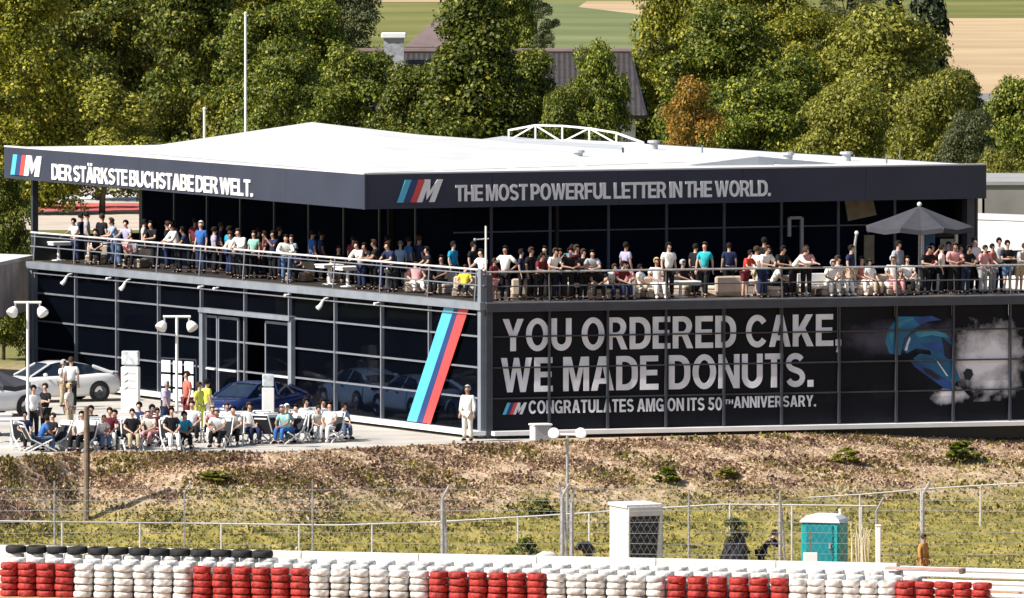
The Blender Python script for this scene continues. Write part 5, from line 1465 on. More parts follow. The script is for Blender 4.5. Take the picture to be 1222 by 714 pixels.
LT = [  # px, off, pose, turn, top, legs, hair, label tail, flags
 (91, .55, 'prop', 10, 'white', 'navy', 'dark', 'person in white shirt at the railing, first from the far left end', ''),
 (104, 1.5, 'stand', 160, 'grey', 'black', 'dark', 'person in grey shirt standing tall behind the railing near its far end', ''),
 (115, .9, 'hunch', 60, 'black', 'black', 'dark', 'person all in black bowed behind the far railing', ''),
 (134, 1.4, 'stand', 170, 'navy', 'denim', 'dark', 'person in navy top standing before the white run-off', 'l'),
 (142, .6, 'lean', -15, 'sky', 'denim', 'brown', 'person in pale blue shirt leaning on the far railing', ''),
 (153, .5, 'prop', 20, 'lilac', 'pink', 'dark', 'person in lilac shirt and pink shorts at the far railing', 's'),
 (172, 1.6, 'stand', 150, 'white', 'black', 'dark', 'person in white shirt beside the dark roof column', ''),
 (186, 1.2, 'lean', 20, 'black', 'black', 'dark', 'person in black just right of the dark roof column', ''),
 (200, 1.5, 'stand', -40, 'black', 'navy', 'brown', 'person in black and navy in the shade under the roof end', ''),
 (213, .6, 'lean', 0, 'white', 'black', 'dark', 'person in white leaning low over the rail under the German slogan', 'l'),
 (240, 1.1, 'stand', 30, 'blue', 'navy', 'cap', 'person in blue shirt and white cap behind the left railing', ''),
 (256, 1.3, 'stand', 170, 'lilac', 'black', 'dark', 'person in lilac shirt seen from behind next to the white cap', ''),
 (274, 1.2, 'stand', 185, 'cyan', 'navy', 'dark', 'person in bright blue shirt seen from behind near the lilac shirt', ''),
 (291, .5, 'lean', 25, 'white', 'black', 'brown', 'person in white resting both arms on the left railing', 'l'),
 (303, 1.0, 'stand', 40, 'aqua', 'black', 'brown', 'person in aqua top behind the left railing', ''),
 (316, 1.3, 'stand', -30, 'maroon', 'black', 'dark', 'person in maroon shirt in the shade of the left terrace', ''),
 (326, 1.1, 'phone', 10, 'navy', 'black', 'dark', 'person in navy raising both hands in the shade of the left terrace', ''),
 (342, .5, 'lean', 60, 'white', 'denim', 'dark', 'person in white shirt and jeans bent over the middle of the left railing', 'l'),
 (348, .95, 'stand', 30, 'sky', 'denim', 'brown', 'person in sky blue shirt standing just behind the bent white shirt', ''),
 (373, 1.8, 'stand', 180, 'blue', 'navy', 'dark', 'person in deep blue shirt alone in the shade, seen from behind', ''),
 (432, .5, 'lean', 20, 'white', 'navy', 'dark', 'person with white sleeves leaning over the rail left of the corner', 'l'),
 (446, .8, 'bend', 15, 'black', 'black', 'dark', 'person in black bending forward on the rail left of the corner', ''),
 (455, .55, 'lean', -20, 'black', 'navy', 'brown', 'person in black short sleeves lying arms on the left rail', ''),
 (470, .6, 'lean', 10, 'navy', 'black', 'brown', 'person in navy shirt leaning beside the black short sleeves', ''),
 (478, 1.7, 'stand', 60, 'sky', 'black', 'grey', 'person in pale blue shirt deep in the shade left of the corner', ''),
 (488, 2.0, 'stand', 180, 'blue', 'black', 'dark', 'person in blue shirt deep in the shade next to pale blue shirt', ''),
 (513, .55, 'prop', -10, 'black', 'black', 'dark', 'person in black vest with bare arms propped on the left rail', ''),
 (541, 2.2, 'stand', 120, 'cyan', 'navy', 'dark', 'person in turquoise blue shirt in the shade near the terrace corner', ''),
 (497, 1.2, 'recline', 70, 'pink', 'white', 'brown', 'person in pink top reclining low behind the left railing', ''),
 (554, 1.1, 'recline', 60, 'yellow', 'black', 'brown', 'person in yellow top reclining behind the railing at the corner', ''),
 (97, 2.2, 'stand', 140, 'navy', 'black', 'dark', 'person in navy at the very back of the far terrace end', ''),
 (122, 2.0, 'stand', 200, 'black', 'black', 'brown', 'person in black standing behind the far bowed person', ''),
 (163, .8, 'hunch', 30, 'grey', 'black', 'dark', 'person in grey bowed just left of the dark roof column', ''),
 (205, 2.4, 'stand', 90, 'grey', 'navy', 'dark', 'person in grey by the glass near the end of the upper storey', ''),
 (226, .9, 'lean', -20, 'navy', 'black', 'dark', 'person in navy leaning left of the white cap', ''),
 (233, 2.3, 'stand', 200, 'maroon', 'black', 'dark', 'person in maroon behind the white cap', ''),
 (264, 2.5, 'stand', 160, 'navy', 'black', 'brown', 'person in navy between the lilac and the bright blue backs', ''),
 (282, .6, 'lean', 10, 'offwhite', 'black', 'brown', 'person in off white low over the rail left of the white sleeves', 'l'),
 (309, 2.4, 'stand', 190, 'black', 'black', 'dark', 'person in black behind the aqua top', ''),
 (334, 2.2, 'stand', 150, 'black', 'navy', 'brown', 'person in black and navy behind the bent white shirt', ''),
 (357, 1.2, 'hunch', 40, 'navy', 'black', 'dark', 'person in navy seated right of the sky blue shirt', ''),
 (384, 2.4, 'stand', 170, 'navy', 'black', 'dark', 'person in navy right of the lone deep blue shirt', ''),
 (404, 2.2, 'sit', 60, 'black', 'black', 'brown', 'person in black seated at the white tables on the left terrace', ''),
 (422, 2.0, 'stand', 200, 'maroon', 'black', 'dark', 'person in maroon behind the white sleeves near the corner', ''),
 (463, 2.4, 'stand', 150, 'black', 'black', 'dark', 'person in black at the glass left of the pale blue shirt', ''),
 (500, 2.3, 'stand', 190, 'navy', 'black', 'brown', 'person in navy at the glass right of the blue shirt', ''),
 (526, 1.4, 'sit', 30, 'black', 'black', 'dark', 'person in black seated between the black vest and the corner', ''),
 (565, 2.6, 'stand', 120, 'black', 'navy', 'dark', 'person in black standing behind the corner of the terrace', ''),
 (577, .5, 'prop', 15, 'white', 'offwhite', 'dark', 'person all in white propped on the railing right at the corner post', ''),
]
for px, off, ps, turn, a, b, hr, lab, fl in LT:
    person(TLp(px, off), aL + R(turn), ps, a, b, hr, lab, GLT, 't' in fl, 's' in fl, 'l' in fl)
RT = [
 (590, .7, 'stand', 30, 'maroon', 'pink', 'brown', 'child in striped maroon top and pink shorts just right of the corner', 's', .8),
 (603, .6, 'hips', -40, 'white', 'black', 'dark', 'person in white shirt and black trousers just right of the corner post', '', None),
 (634, .8, 'stand', 30, 'black', 'black', 'brown', 'person in black with bare hands, first of the dark group', '', None),
 (642, .5, 'lean', 20, 'maroon', 'black', 'dark', 'person in dark maroon shirt leaning in the dark group', '', None),
 (658, .5, 'lean', 10, 'white', 'black', 'brown', 'person in white shirt and black trousers leaning among the dark group', '', None),
 (678, .5, 'lean', -5, 'black', 'black', 'dark', 'person in black leaning in the middle of the dark group', '', None),
 (696, .55, 'cross', 20, 'black', 'black', 'brown', 'person in black with folded arms in the dark group', '', None),
 (707, .6, 'lean', -20, 'grey', 'black', 'dark', 'person in grey with dark cap, last of the dark group', 's', None),
 (683, 4.5, 'stand', 150, 'cyan', 'black', 'dark', 'person in blue far back by the upper glass wall', '', None),
 (728, .9, 'hunch', 10, 'white', 'navy', 'brown', 'person in white bent over on a seat right of the dark group', '', None),
 (747, 3.2, 'stand', 120, 'lilac', 'navy', 'dark', 'person in lilac shirt standing deep on the right terrace', '', None),
 (748, .9, 'sit', -10, 'pink', 'white', 'dark', 'person in pink and white seated below the lilac shirt', '', None),
 (765, 1.5, 'sit', 40, 'white', 'beige', 'dark', 'small seated person in white between the pink and the blond one', '', .85),
 (784, 1.0, 'sit', -5, 'white', 'white', 'blond', 'blond person in white seated beside the tall white shirt', '', None),
 (798, .7, 'stand', 5, 'white', 'black', 'dark', 'tall person in loose white shirt standing at the right railing', '', 1.05),
 (816, 2.6, 'sit', 30, 'black', 'black', 'grey', 'person in dark hat seated behind between white and teal shirts', '', None),
 (841, .75, 'walk', -35, 'turq', 'black', 'brown', 'person in bright teal polo shirt walking along the right railing', '', 1.05),
 (889, .6, 'lean', 30, 'red', 'maroon', 'dark', 'person in red top and dark red shorts leaning on the right rail', 's', None),
 (903, 1.3, 'stand', 100, 'white', 'khaki', 'brown', 'person in white and khaki shorts behind the red top', 's', None),
 (910, .5, 'lean', 15, 'white', 'navy', 'brown', 'person in white shirt and navy trousers leaning beside the red top', '', None),
 (921, .9, 'hunch', 60, 'white', 'black', 'dark', 'person in white crouched on a seat right of the navy trousers', '', None),
 (946, .6, 'bend', 45, 'white', 'black', 'brown', 'person in white bending far over the right rail', 'l', None),
 (962, .55, 'lean', -20, 'pink', 'black', 'dark', 'person in pale pink resting on the rail right of the bending one', '', None),
 (990, .9, 'hunch', 0, 'white', 'white', 'grey', 'person all in white hunched on the long bench', '', None),
 (1001, 1.1, 'sit', 25, 'offwhite', 'white', 'brown', 'person in off white seated on the long bench', '', None),
 (1016, .9, 'stand', 40, 'navy', 'beige', 'dark', 'person in navy top at the parasol stand', 's', None),
 (1029, 1.0, 'sit', 10, 'coral', 'white', 'dark', 'person in coral top seated by the parasol stand', '', None),
 (1048, 1.2, 'recline', 50, 'white', 'white', 'dark', 'person in white reclining under the parasol', '', None),
 (1066, .8, 'sit', 5, 'white', 'pink', 'grey', 'person in white shirt seated upright under the parasol', '', None),
 (1083, 1.0, 'sit', -15, 'white', 'black', 'dark', 'person in white and black seated beside the parasol pole', '', None),
 (1104, .6, 'lean', 10, 'black', 'black', 'dark', 'person in black top with light arms leaning right of the parasol pole', '', None),
 (1112, 1.2, 'phone', 20, 'red', 'black', 'dark', 'person in red holding something up under the parasol edge', '', None),
 (1124, .7, 'stand', 60, 'white', 'black', 'dark', 'person in white sleeveless top standing under the kiosk sign', '', None),
 (1138, .55, 'lean', -10, 'pink', 'black', 'brown', 'person in pink shirt leaning in front of the kiosk', '', None),
 (1152, .5, 'lean', 10, 'black', 'navy', 'dark', 'person in black shirt leaning in front of the white marquee edge', '', None),
 (1163, 1.3, 'stand', 10, 'white', 'black', 'dark', 'tall person with dark hair in white at the marquee edge', '', 1.06),
 (1173, .7, 'prop', 20, 'pink', 'grey', 'brown', 'person in pink polo before the white marquee', '', None),
 (1184, 1.1, 'stand', 30, 'coral', 'grey', 'dark', 'person in coral shirt and grey trousers before the white marquee', '', None),
 (1202, .55, 'cross', 10, 'black', 'denim', 'dark', 'person in black shirt with folded arms before the white marquee', 's', None),
 (1216, .6, 'lean', 20, 'grey', 'khaki', 'brown', 'person in grey at the right end of the railing', 's', None),
 (622, 1.6, 'stand', 60, 'navy', 'black', 'dark', 'person in navy left of the first dark person', '', None),
 (650, 1.3, 'stand', -30, 'black', 'black', 'dark', 'person in black in the second line of the dark group', '', None),
 (668, 1.1, 'phone', 10, 'black', 'navy', 'brown', 'person in black with raised hands in the dark group', '', None),
 (688, 1.2, 'stand', 20, 'maroon', 'black', 'brown', 'person in maroon standing second line of the dark group', '', None),
 (715, .7, 'hunch', -20, 'black', 'black', 'dark', 'person in black bent on a seat at the end of the dark group', '', None),
 (737, .8, 'hunch', 20, 'maroon', 'navy', 'dark', 'person in maroon hunched beside the pink and white one', '', None),
 (830, 4.2, 'stand', 120, 'black', 'black', 'dark', 'person in black by the glass left of the teal shirt', '', None),
 (928, 1.0, 'lean', 20, 'black', 'black', 'dark', 'person in black left of the bending person in white', '', None),
 (1038, .9, 'sit', 20, 'white', 'beige', 'brown', 'person in white and beige seated right of the coral top', '', None),
 (1072, 1.5, 'stand', 30, 'grey', 'black', 'dark', 'person in grey standing behind the upright seated one', '', None),
 (1132, 1.3, 'stand', -30, 'black', 'black', 'dark', 'person in black standing behind the pink shirt at the kiosk', '', None),
 (1146, 1.1, 'stand', 40, 'coral', 'black', 'brown', 'person in coral behind the black shirt at the kiosk end', '', None),
 (1192, 1.5, 'stand', 10, 'white', 'navy', 'dark', 'person in white and navy behind the folded arms', '', None),
 (870, 4.5, 'stand', 170, 'navy', 'black', 'dark', 'person in navy deep in the shade by the upper glass right of centre', '', None),
 (912, 5.0, 'stand', 150, 'black', 'black', 'dark', 'person in black by the upper glass wall near the door frame', '', None),
]
for px, off, ps, turn, a, b, hr, lab, fl, sc_ in RT:
    person(TRp(px, off), aR + R(turn), ps, a, b, hr, lab, GRT, 't' in fl, 's' in fl, 'l' in fl, sc_)
# forecourt
def fc(px, py): 
    q = onZ(px, py, ZG + .006); return q
FCP = [
 (85, 489, 'stand', 175, 'white', 'black', 'brown', 'person in white shirt and black trousers looking into the white car', ''),
 (76, 486, 'wave', 60, 'white', 'khaki', 'grey', 'person in white leaning at the door of the white car', ''),
 (40, 526, 'stand', 30, 'white', 'black', 'dark', 'waiter in white shirt with black sleeves by the white table', ''),
 (54, 521, 'cross', -40, 'black', 'black', 'brown', 'waiter in black vest with pale apron beside the white table', ''),
 (47, 541, 'hunch', 100, 'blue', 'denim', 'dark', 'person in bright blue seated at the table in the parasol shade', ''),
 (83, 521, 'stand', 50, 'offwhite', 'khaki', 'blond', 'person in cream clothes standing at the pale counter', ''),
 (97, 537, 'sit', -10, 'white', 'black', 'dark', 'person in white seated beside the timber pole top', ''),
 (109, 535, 'sit', 20, 'black', 'black', 'dark', 'person in black seated first right of the timber pole', ''),
 (131, 537, 'sit', 10, 'maroon', 'white', 'brown', 'person in maroon seated in front of the white column sign', ''),
 (165, 533, 'sit', -20, 'navy', 'black', 'dark', 'person in navy seated right of the white column sign', ''),
 (177, 533, 'hunch', 30, 'pink', 'black', 'dark', 'person in pink hunched right of the navy one', ''),
 (188, 530, 'sit', 10, 'maroon', 'pink', 'brown', 'person in maroon top with bare legs seated near the striped bag', 's'),
 (199, 521, 'walk', 50, 'lilac', 'navy', 'grey', 'person with blue backpack and pale top walking past the seats', 's'),
 (216, 534, 'hunch', 0, 'cyan', 'black', 'dark', 'person in blue top crouched below the red shirt', ''),
 (223, 511, 'stand', -70, 'coral', 'maroon', 'brown', 'big person in red shirt standing left of the hi-vis vest', '', 1.08),
 (238, 516, 'stand', 40, 'hivis', 'hivis', 'brown', 'steward in yellow hi-vis suit, the left one of the pair', ''),
 (247, 514, 'stand', 150, 'hivis', 'white', 'dark', 'steward in yellow hi-vis jacket close beside the other steward', ''),
 (262, 534, 'hunch', -20, 'white', 'black', 'grey', 'person in white hunched in front of the blue car', ''),
 (271, 530, 'sit', 10, 'white', 'white', 'brown', 'person all in white seated in front of the blue car', ''),
 (336, 527, 'hunch', 40, 'sky', 'denim', 'cap', 'person in pale blue shirt seated right of the slim white column', ''),
 (344, 530, 'hunch', -30, 'aqua', 'blue', 'grey', 'person in aqua and blue hunched right of the pale blue shirt', ''),
 (366, 527, 'sit', 15, 'white', 'black', 'dark', 'person in white seated on a deckchair by the glass wall', ''),
 (378, 531, 'hunch', 30, 'offwhite', 'white', 'brown', 'person in cream hunched next to the white shirt by the glass', ''),
 (393, 528, 'sit', -20, 'white', 'white', 'dark', 'person in white seated second from the right end of the deckchairs', ''),
 (403, 529, 'hunch', 40, 'sky', 'denim', 'dark', 'person in light shirt and jeans at the right end of the deckchairs', ''),
 (118, 539, 'hunch', 30, 'white', 'denim', 'grey', 'person in white and jeans hunched between black and maroon', ''),
 (142, 536, 'hunch', -30, 'grey', 'black', 'dark', 'person in grey hunched below the tall column sign', ''),
 (158, 538, 'sit', 15, 'black', 'khaki', 'brown', 'person in black and khaki seated below the tall column sign', ''),
 (182, 537, 'hunch', -10, 'offwhite', 'pink', 'grey', 'person in cream leaning forward at the pavement edge', ''),
 (205, 536, 'sit', 10, 'black', 'white', 'dark', 'person in black top and white trousers seated left of the blue top', ''),
 (229, 532, 'sit', -15, 'white', 'black', 'brown', 'person in white seated in front of the red shirt', ''),
 (254, 531, 'hunch', 20, 'pink', 'white', 'blond', 'blond person in pink hunched in front of the stewards', ''),
 (279, 533, 'hunch', 10, 'offwhite', 'black', 'dark', 'person in off white hunched left of the empty deckchairs', ''),
 (298, 531, 'sit', 20, 'white', 'navy', 'brown', 'person in white and navy seated between the two empty deckchairs', ''),
 (357, 531, 'hunch', -25, 'maroon', 'white', 'dark', 'person in maroon hunched left of the glass wall deckchairs', ''),
 (386, 526, 'sit', 30, 'white', 'black', 'dark', 'person in white and black in the rear of the last group', ''),
 (30, 538, 'sit', 40, 'navy', 'black', 'dark', 'person in navy seated deep in the shade at the white table', ''),
 (62, 540, 'sit', -30, 'black', 'black', 'brown', 'person in black seated right of the bright blue one', ''),
 (558, 527, 'stand', -25, 'white', 'offwhite', 'grey', 'person in white shirt and pale trousers standing alone by the corner of the building', 'l', 1.04),
]
FCP = [(r_[0], r_[1] + (rnd.uniform(-5, 2) if r_[2] in ('sit', 'hunch') else 0), r_[2], r_[3] + rnd.uniform(-25, 25)) + tuple(r_[4:]) for r_ in FCP]
for r_ in FCP:
    px, py, ps, turn, a, b, hr, lab, fl = r_[:9]
    person(fc(px, py), R(turn), ps, a, b, hr, lab, GFC, 't' in fl, 's' in fl, 'l' in fl, r_[9] if len(r_) > 9 else None)
# marshal behind the wall, dark hunched figure by the fence
m = on_row(1077) + nt_ * -2.75; 
person(Vector((m.x, m.y, onP(1077, 684, m, nt_).z - .35)), R(50), 'stand', 'orange', 'orange', 'brown', 'marshal in orange overalls standing by the pink plank at the guard rail', None, True, False, True, .86)
m = at_wall(908, 283.4)
person(m, R(75), 'bend', 'black', 'black', 'dark', 'person in black clothes bending forward between the fence posts left of the toilet', None, False, False, True, .95)
# ------------------------------------------------------------------ seats for everyone who sits, tables, parasols, signs, cars
def make_lounge():
    e = empty('lounge_seat', (0, 0, 0))
    ob('base', MB().bbox((0, .05, .13), (.78, .8, .2), .03), pm('seat rattan', (.3, .24, .19), .85, .25, 9), e)
    ob('cushion', MB().bbox((0, -.02, .3), (.74, .66, .13), .04), M_BEIGE, e)
    ob('backrest', MB().bbox((0, .42, .42), (.78, .16, .56), .05), M_BEIGE, e)
    note(e); return e
def make_deck():
    e = empty('deckchair', (0, 0, 0))
    fr = ob('frame', MB().tube([(-.3, -.5, .02), (-.3, .35, .42), (-.3, .62, .95)], .025, 6).tube([(.3, -.5, .02), (.3, .35, .42), (.3, .62, .95)], .025, 6).tube([(-.3, .62, .95), (.3, .62, .95)], .025, 6), M_WHITE, e)
    ob('leg', MB().tube([(-.3, -.35, .4), (-.3, .45, .02)], .024, 6), M_WHITE, fr); ob('leg', MB().tube([(.3, -.35, .4), (.3, .45, .02)], .024, 6), M_WHITE, fr)
    ob('seat', MB().hexa([(-.28, -.38, .38), (.28, -.38, .38), (.28, .28, .31), (-.28, .28, .31)], [(-.28, -.38, .4), (.28, -.38, .4), (.28, .28, .33), (-.28, .28, .33)]), cloth('charcoal', (.03, .03, .034)), e)
    ob('backrest', MB().hexa([(-.28, .28, .33), (.28, .28, .33), (.28, .6, .93), (-.28, .6, .93)], [(-.28, .3, .31), (.28, .3, .31), (.28, .63, .92), (-.28, .63, .92)]), cloth('charcoal', (.03, .03, .034)), e)
    ob('head_pad', MB().bbox((0, .56, .86), (.5, .07, .13), .02, 0), M_WHITE, e)
    note(e); return e
PL, PDK = make_lounge(), make_deck()
used = {'l': False, 'd': False}
def place(pr, k, pos, ang, label, group, cat):
    o = pr if not used[k] else clone(pr)
    used[k] = True
    o.location = pos; o.rotation_euler = (0, 0, ang); return tag(o, label, cat, group)
LOW = ('sit', 'hunch', 'recline')
for px, off, ps, turn, a, b, hr, lab, fl in LT:
    if ps in LOW: place(PL, 'l', TLp(px, off), aL + R(turn), 'beige lounge seat under the ' + ' '.join(lab.replace('person ', 'one ').split()[:11]), 'lounge seats on the terrace', 'seat')
for px, off, ps, turn, a, b, hr, lab, fl, k_ in RT:
    if ps in LOW: place(PL, 'l', TRp(px, off), aR + R(turn), 'beige lounge seat under the ' + ' '.join(lab.replace('person ', 'one ').split()[:11]), 'lounge seats on the terrace', 'seat')
for px, off, tn_, lab in ((652, 2.2, 0, 'empty beige lounge seat behind the dark group'), (668, 2.4, 10, 'empty beige lounge seat further right behind the dark group'), (622, 2.1, -10, 'empty beige lounge seat near the corner'),
                          (766, 2.4, 5, 'empty beige lounge seat behind the small seated person'), (858, 1.8, 10, 'empty beige lounge seat right of the teal polo shirt'), (872, 1.9, -5, 'empty beige lounge seat left of the red top'),
                          (935, 1.9, 0, 'empty beige lounge seat behind the bending person in white'), (970, 1.8, 10, 'empty beige lounge seat left of the all white person')):
    place(PL, 'l', TRp(px, off), aR + R(tn_ + 180), lab, 'lounge seats on the terrace', 'seat')
for r_ in FCP:
    if r_[2] in LOW: place(PDK, 'd', fc(r_[0], r_[1]), R(r_[3]), 'white framed deckchair under the ' + ' '.join(r_[7].replace('person ', 'one ').split()[:10]), 'deckchairs on the forecourt', 'deckchair')
for px, py, a, lab in ((286, 527, 6, 'empty charcoal deckchair in front of the blue car, left of two'), (311, 526, -4, 'empty charcoal deckchair beside the slim white column'), (152, 536, 12, 'empty deckchair right below the white column sign'), (322, 529, 150, 'empty deckchair turned away at the slim white column'), (119, 534, 20, 'empty deckchair between the black and the maroon sitters'), (354, 528, -10, 'empty deckchair in the gap before the glass wall')):
    place(PDK, 'd', fc(px, py), R(a), lab, 'deckchairs on the forecourt', 'deckchair')

def table(pos, w_, d_, h_, rz, label, top, group, name='table'):
    e = empty(name, pos, rz, label, 'table', group)
    ob('tabletop', MB().bbox((0, 0, h_ - .03), (w_, d_, .06), .02), top, e)
    ob('pedestal', MB().lathe([(.0, 0), (.26, 0), (.26, .03), (.06, .06), (.05, h_ - .08), (.18, h_ - .06), (0, h_ - .06)], 12), top, e)
    ob('tablecloth_edge', MB().bbox((0, 0, h_ - .1), (w_ - .06, d_ - .06, .08), .01), top, e)
for px, off, w_, lab in ((812, 1.6, 1.3, 'long white low table between the white and the teal shirts'), (905, 1.7, .9, 'white low table behind the red top'), (1012, 1.5, .9, 'white table at the parasol stand'), (1056, 1.9, 1.1, 'white low table under the parasol'), (1092, 1.6, .7, 'small white table right of the parasol pole'), (692, 1.4, .7, 'small white table hidden among the dark group')):
    table(TRp(px, off), w_, .7, .55, aR, lab, M_WHITE, 'white tables on the terrace')
for px, off, lab in ((393, 1.2, 'white square table on the left terrace between two posts'), (415, 1.0, 'white table with grey base on the left terrace'), (462, 1.5, 'white table behind the leaning pair on the left terrace'), (70, 1.0, 'white table at the far left end of the terrace'), (120, 1.9, 'white table behind the far railing group')):
    table(TLp(px, off), .8, .8, .72, aL, lab, M_WHITE, 'white tables on the terrace')
p = fc(14, 534); table(p, 1.1, .8, .95, 0, 'white high table with thick foot in the shade at the left edge', M_WHITE, 'tables on the forecourt')
p = fc(-6, 528); table(p, 1.0, .8, .95, R(20), 'second white high table cut by the left edge', M_WHITE, 'tables on the forecourt')
# long white bench on the right terrace
b = TRp(988, .95); e = empty('bench', b, aR, 'long white slatted bench at the right railing', 'bench')
ob('seat', MB().bbox((0, 0, .3), (2.0, .5, .08), .02), M_WHITE, e)
ob('backrest', MB().bbox((0, .3, .58), (2.0, .06, .36), .015), M_WHITE, e)
for x in (-.85, .85): ob('leg', MB().bbox((x, 0, .13), (.08, .45, .26), .01), M_WHITE, e)
# pale counter on the forecourt
b = fc(83, 536); e = empty('counter', b, R(4), 'pale cream counter with dark opening near the timber pole', 'counter')
ob('front_panel', MB().bbox((0, -.3, .36), (.95, .05, .72), .015), M_CONC, e)
ob('side_panel', MB().bbox((-.46, 0, .36), (.04, .6, .7), .012), M_CONC, e); ob('side_panel', MB().bbox((.46, 0, .36), (.04, .6, .7), .012), M_CONC, e)
ob('countertop', MB().bbox((0, 0, .75), (1.05, .72, .05), .02), M_WHITE, e)

def parasol(pos, rad, hgt, rise, label, posts=8, rz=0.0):
    e = empty('parasol', pos, rz, label, 'parasol')
    mb = MB(); n = 8
    rim = [Vector((rad * math.cos(2 * math.pi * (k + .5) / n), rad * math.sin(2 * math.pi * (k + .5) / n), hgt)) for k in range(n)]
    ap = Vector((0, 0, hgt + rise)); md = [r * .55 + Vector((0, 0, hgt * .45 + rise * .42)) for r in rim]
    for k in range(n):
        j = (k + 1) % n; sag = (md[k] + md[j]) / 2 - Vector((0, 0, .04)); sr = (rim[k] + rim[j]) / 2 * .97 - Vector((0, 0, .02))
        mb.add([ap, md[k], sag, md[j], rim[k], sr, rim[j]], [(0, 1, 2), (0, 2, 3), (1, 4, 5, 2), (2, 5, 6, 3)])
        mb.add([rim[k], sr, rim[j], rim[j] - UP * .16, sr - UP * .16, rim[k] - UP * .16], [(0, 5, 4, 1), (1, 4, 3, 2)])
    cn = ob('canopy', mb, M_PARASOL, e)
    for r in rim: ob('rib', MB().tube([ap - UP * .06, r - UP * .03], .018, 5), M_STEEL, cn)
    ob('pole', MB().tube([(0, 0, 0), (0, 0, hgt + rise)], .04, 8), M_STEEL, e)
    ob('finial', MB().ball((0, 0, hgt + rise + .06), .08, 8, 6), M_WHITE, e)
    ob('base', MB().bbox((0, 0, .06), (.8, .8, .12), .03), M_DARKFRAME, e)
b = TRp(1097, 2.6); zt = onY(1097, 270, b.y).z - b.z; za = onY(1097, 246, b.y).z - b.z
parasol(b, 1.92, zt, za - zt, 'large charcoal parasol open over the right end of the terrace')
b = fc(-14, 520); parasol(b, 1.5, 1.75, .55, 'charcoal parasol over the white tables at the left edge')
b = TRp(1020, .9); h_ = onY(1020, 278, b.y).z - b.z
e = empty('heater_post', b, 0, 'slim grey post with rounded top left of the charcoal parasol', 'post')
ob('pole', MB().tube([(0, 0, 0), (0, 0, h_ * .8), (.06, 0, h_)], [.05, .045, .04], 8), M_STEEL, e); ob('cap', MB().ball((.06, 0, h_), .07, 8, 6), M_WHITE, e); ob('base', MB().lathe([(0, 0), (.25, 0), (.25, .05), (.06, .1), (0, .1)], 12), M_STEEL, e)
b = TRp(1121, 3.4); zt = onY(1121, 273, b.y).z - b.z
e = empty('kiosk', b, aR, 'white framed kiosk with blue side panel under the parasol', 'kiosk')
fr = ob('frame', MB().beam((-.62, 0, 0), (-.62, 0, zt), .09, .09).beam((.62, 0, 0), (.62, 0, zt), .09, .09).beam((-.66, 0, zt), (.66, 0, zt), .1, .12), M_WHITE, e)
ob('side_panel', MB().bbox((-.36, .05, zt * .5), (.42, .04, zt * .9), .01), pm('kiosk blue', (.04, .13, .3), .5, .2, 3), e)
ob('header', MB().bbox((.0, .06, zt - .22), (1.15, .04, .16), .01), M_BLACK, e); ob('menu_panel', MB().bbox((.3, .05, zt - .6), (.5, .04, .5), .01), pm('kiosk grey panel', (.3, .32, .36), .5, .25, 5), e)
ob('counter', MB().bbox((.1, -.1, .5), (1.0, .5, 1.0), .03), M_WHITE, e)
b = WL(.2, ZD + 1.0, -.15); zt = onY(578, 270, b.y).z
e = empty('flag_mast', WL(.2, ZD + .003, -.15), 0, 'thin white mast with small cross arm at the terrace corner', 'mast')
ob('pole', MB().tube([(0, 0, 0), (0, 0, zt - ZD)], [.04, .03], 6), M_WHITE, e); ob('cross_arm', MB().tube([(-.36, 0, zt - ZD - .45), (.1, 0, zt - ZD - .42)], .022, 5), M_STEEL, e); ob('vane', MB().ball((-.36, 0, zt - ZD - .45), .05, 8, 6), M_STEEL, e)

# white column signs and the display grid by the entrance
def column_sign(px, py, ptop, w_, label, marks, rz):
    p = fc(px, py); e = empty('column_sign', p, rz, label, 'sign', 'white column signs'); h = onY(px, ptop, p.y).z - p.z
    ob('column', MB().bbox((0, 0, h * .37 + .02), (w_, w_ * .6, h * .74), .02), M_WHITE, e)
    ob('plinth', MB().bbox((0, 0, .03), (w_ + .12, w_ * .6 + .12, .06), .015), M_CONC, e)
    hd = ob('header', MB().bbox((0, 0, h * .89), (w_ * .95, w_ * .5, h * .22), .02), pm('sign header', (.55, .66, .72), .5, .35, 6, rgb2=(.85, .86, .86)), e)
    ob('neck', MB().box((0, 0, h * .765), (w_ * .7, w_ * .3, .05)), M_STEEL, e)
    for k in range(marks):
        z = h * (.64 - k * .115); y = -w_ * .3 - .006
        ob('arrow', MB().prism([(-w_ * .34, y, z - .07), (-w_ * .1, y, z + .05), (-w_ * .06, y, z + .08), (-w_ * .16, y, z - .02)], Vector((0, -1, 0)), .006), M_BLACK, e)
        ob('text_line', MB().box((w_ * .14, y, z), (w_ * .4, .006, .03)), pm('pale print', (.5, .5, .52), .6, .1, 3), e)
column_sign(156, 493, 419, .62, 'tall white column sign with three dark arrows beside the white car', 3, R(-8))
column_sign(320, 511, 447, .4, 'slim white column sign in front of the dark blue car', 0, R(5))
p = fc(150, 530); e = empty('plinth_box', p, R(8), 'plain white plinth box below the tall column sign', 'plinth')
ob('box', MB().bbox((0, 0, .35), (.55, .5, .7), .02), M_WHITE, e); ob('top', MB().bbox((0, 0, .72), (.6, .55, .05), .015), M_WHITE, e); ob('side_recess', MB().bbox((0, -.256, .3), (.3, .02, .4), .005), M_CONC, e)
p = fc(212, 486); e = empty('display_grid', p, math.atan2(-uL.y, -uL.x) + .25, 'white six square display board left of the entrance', 'board')
for i in range(3):
    for j in range(3): ob('square_panel', MB().bbox((-.66 + i * .66, 0, .42 + j * .5), (.5, .04, .42), .01), M_PRINTW, e)
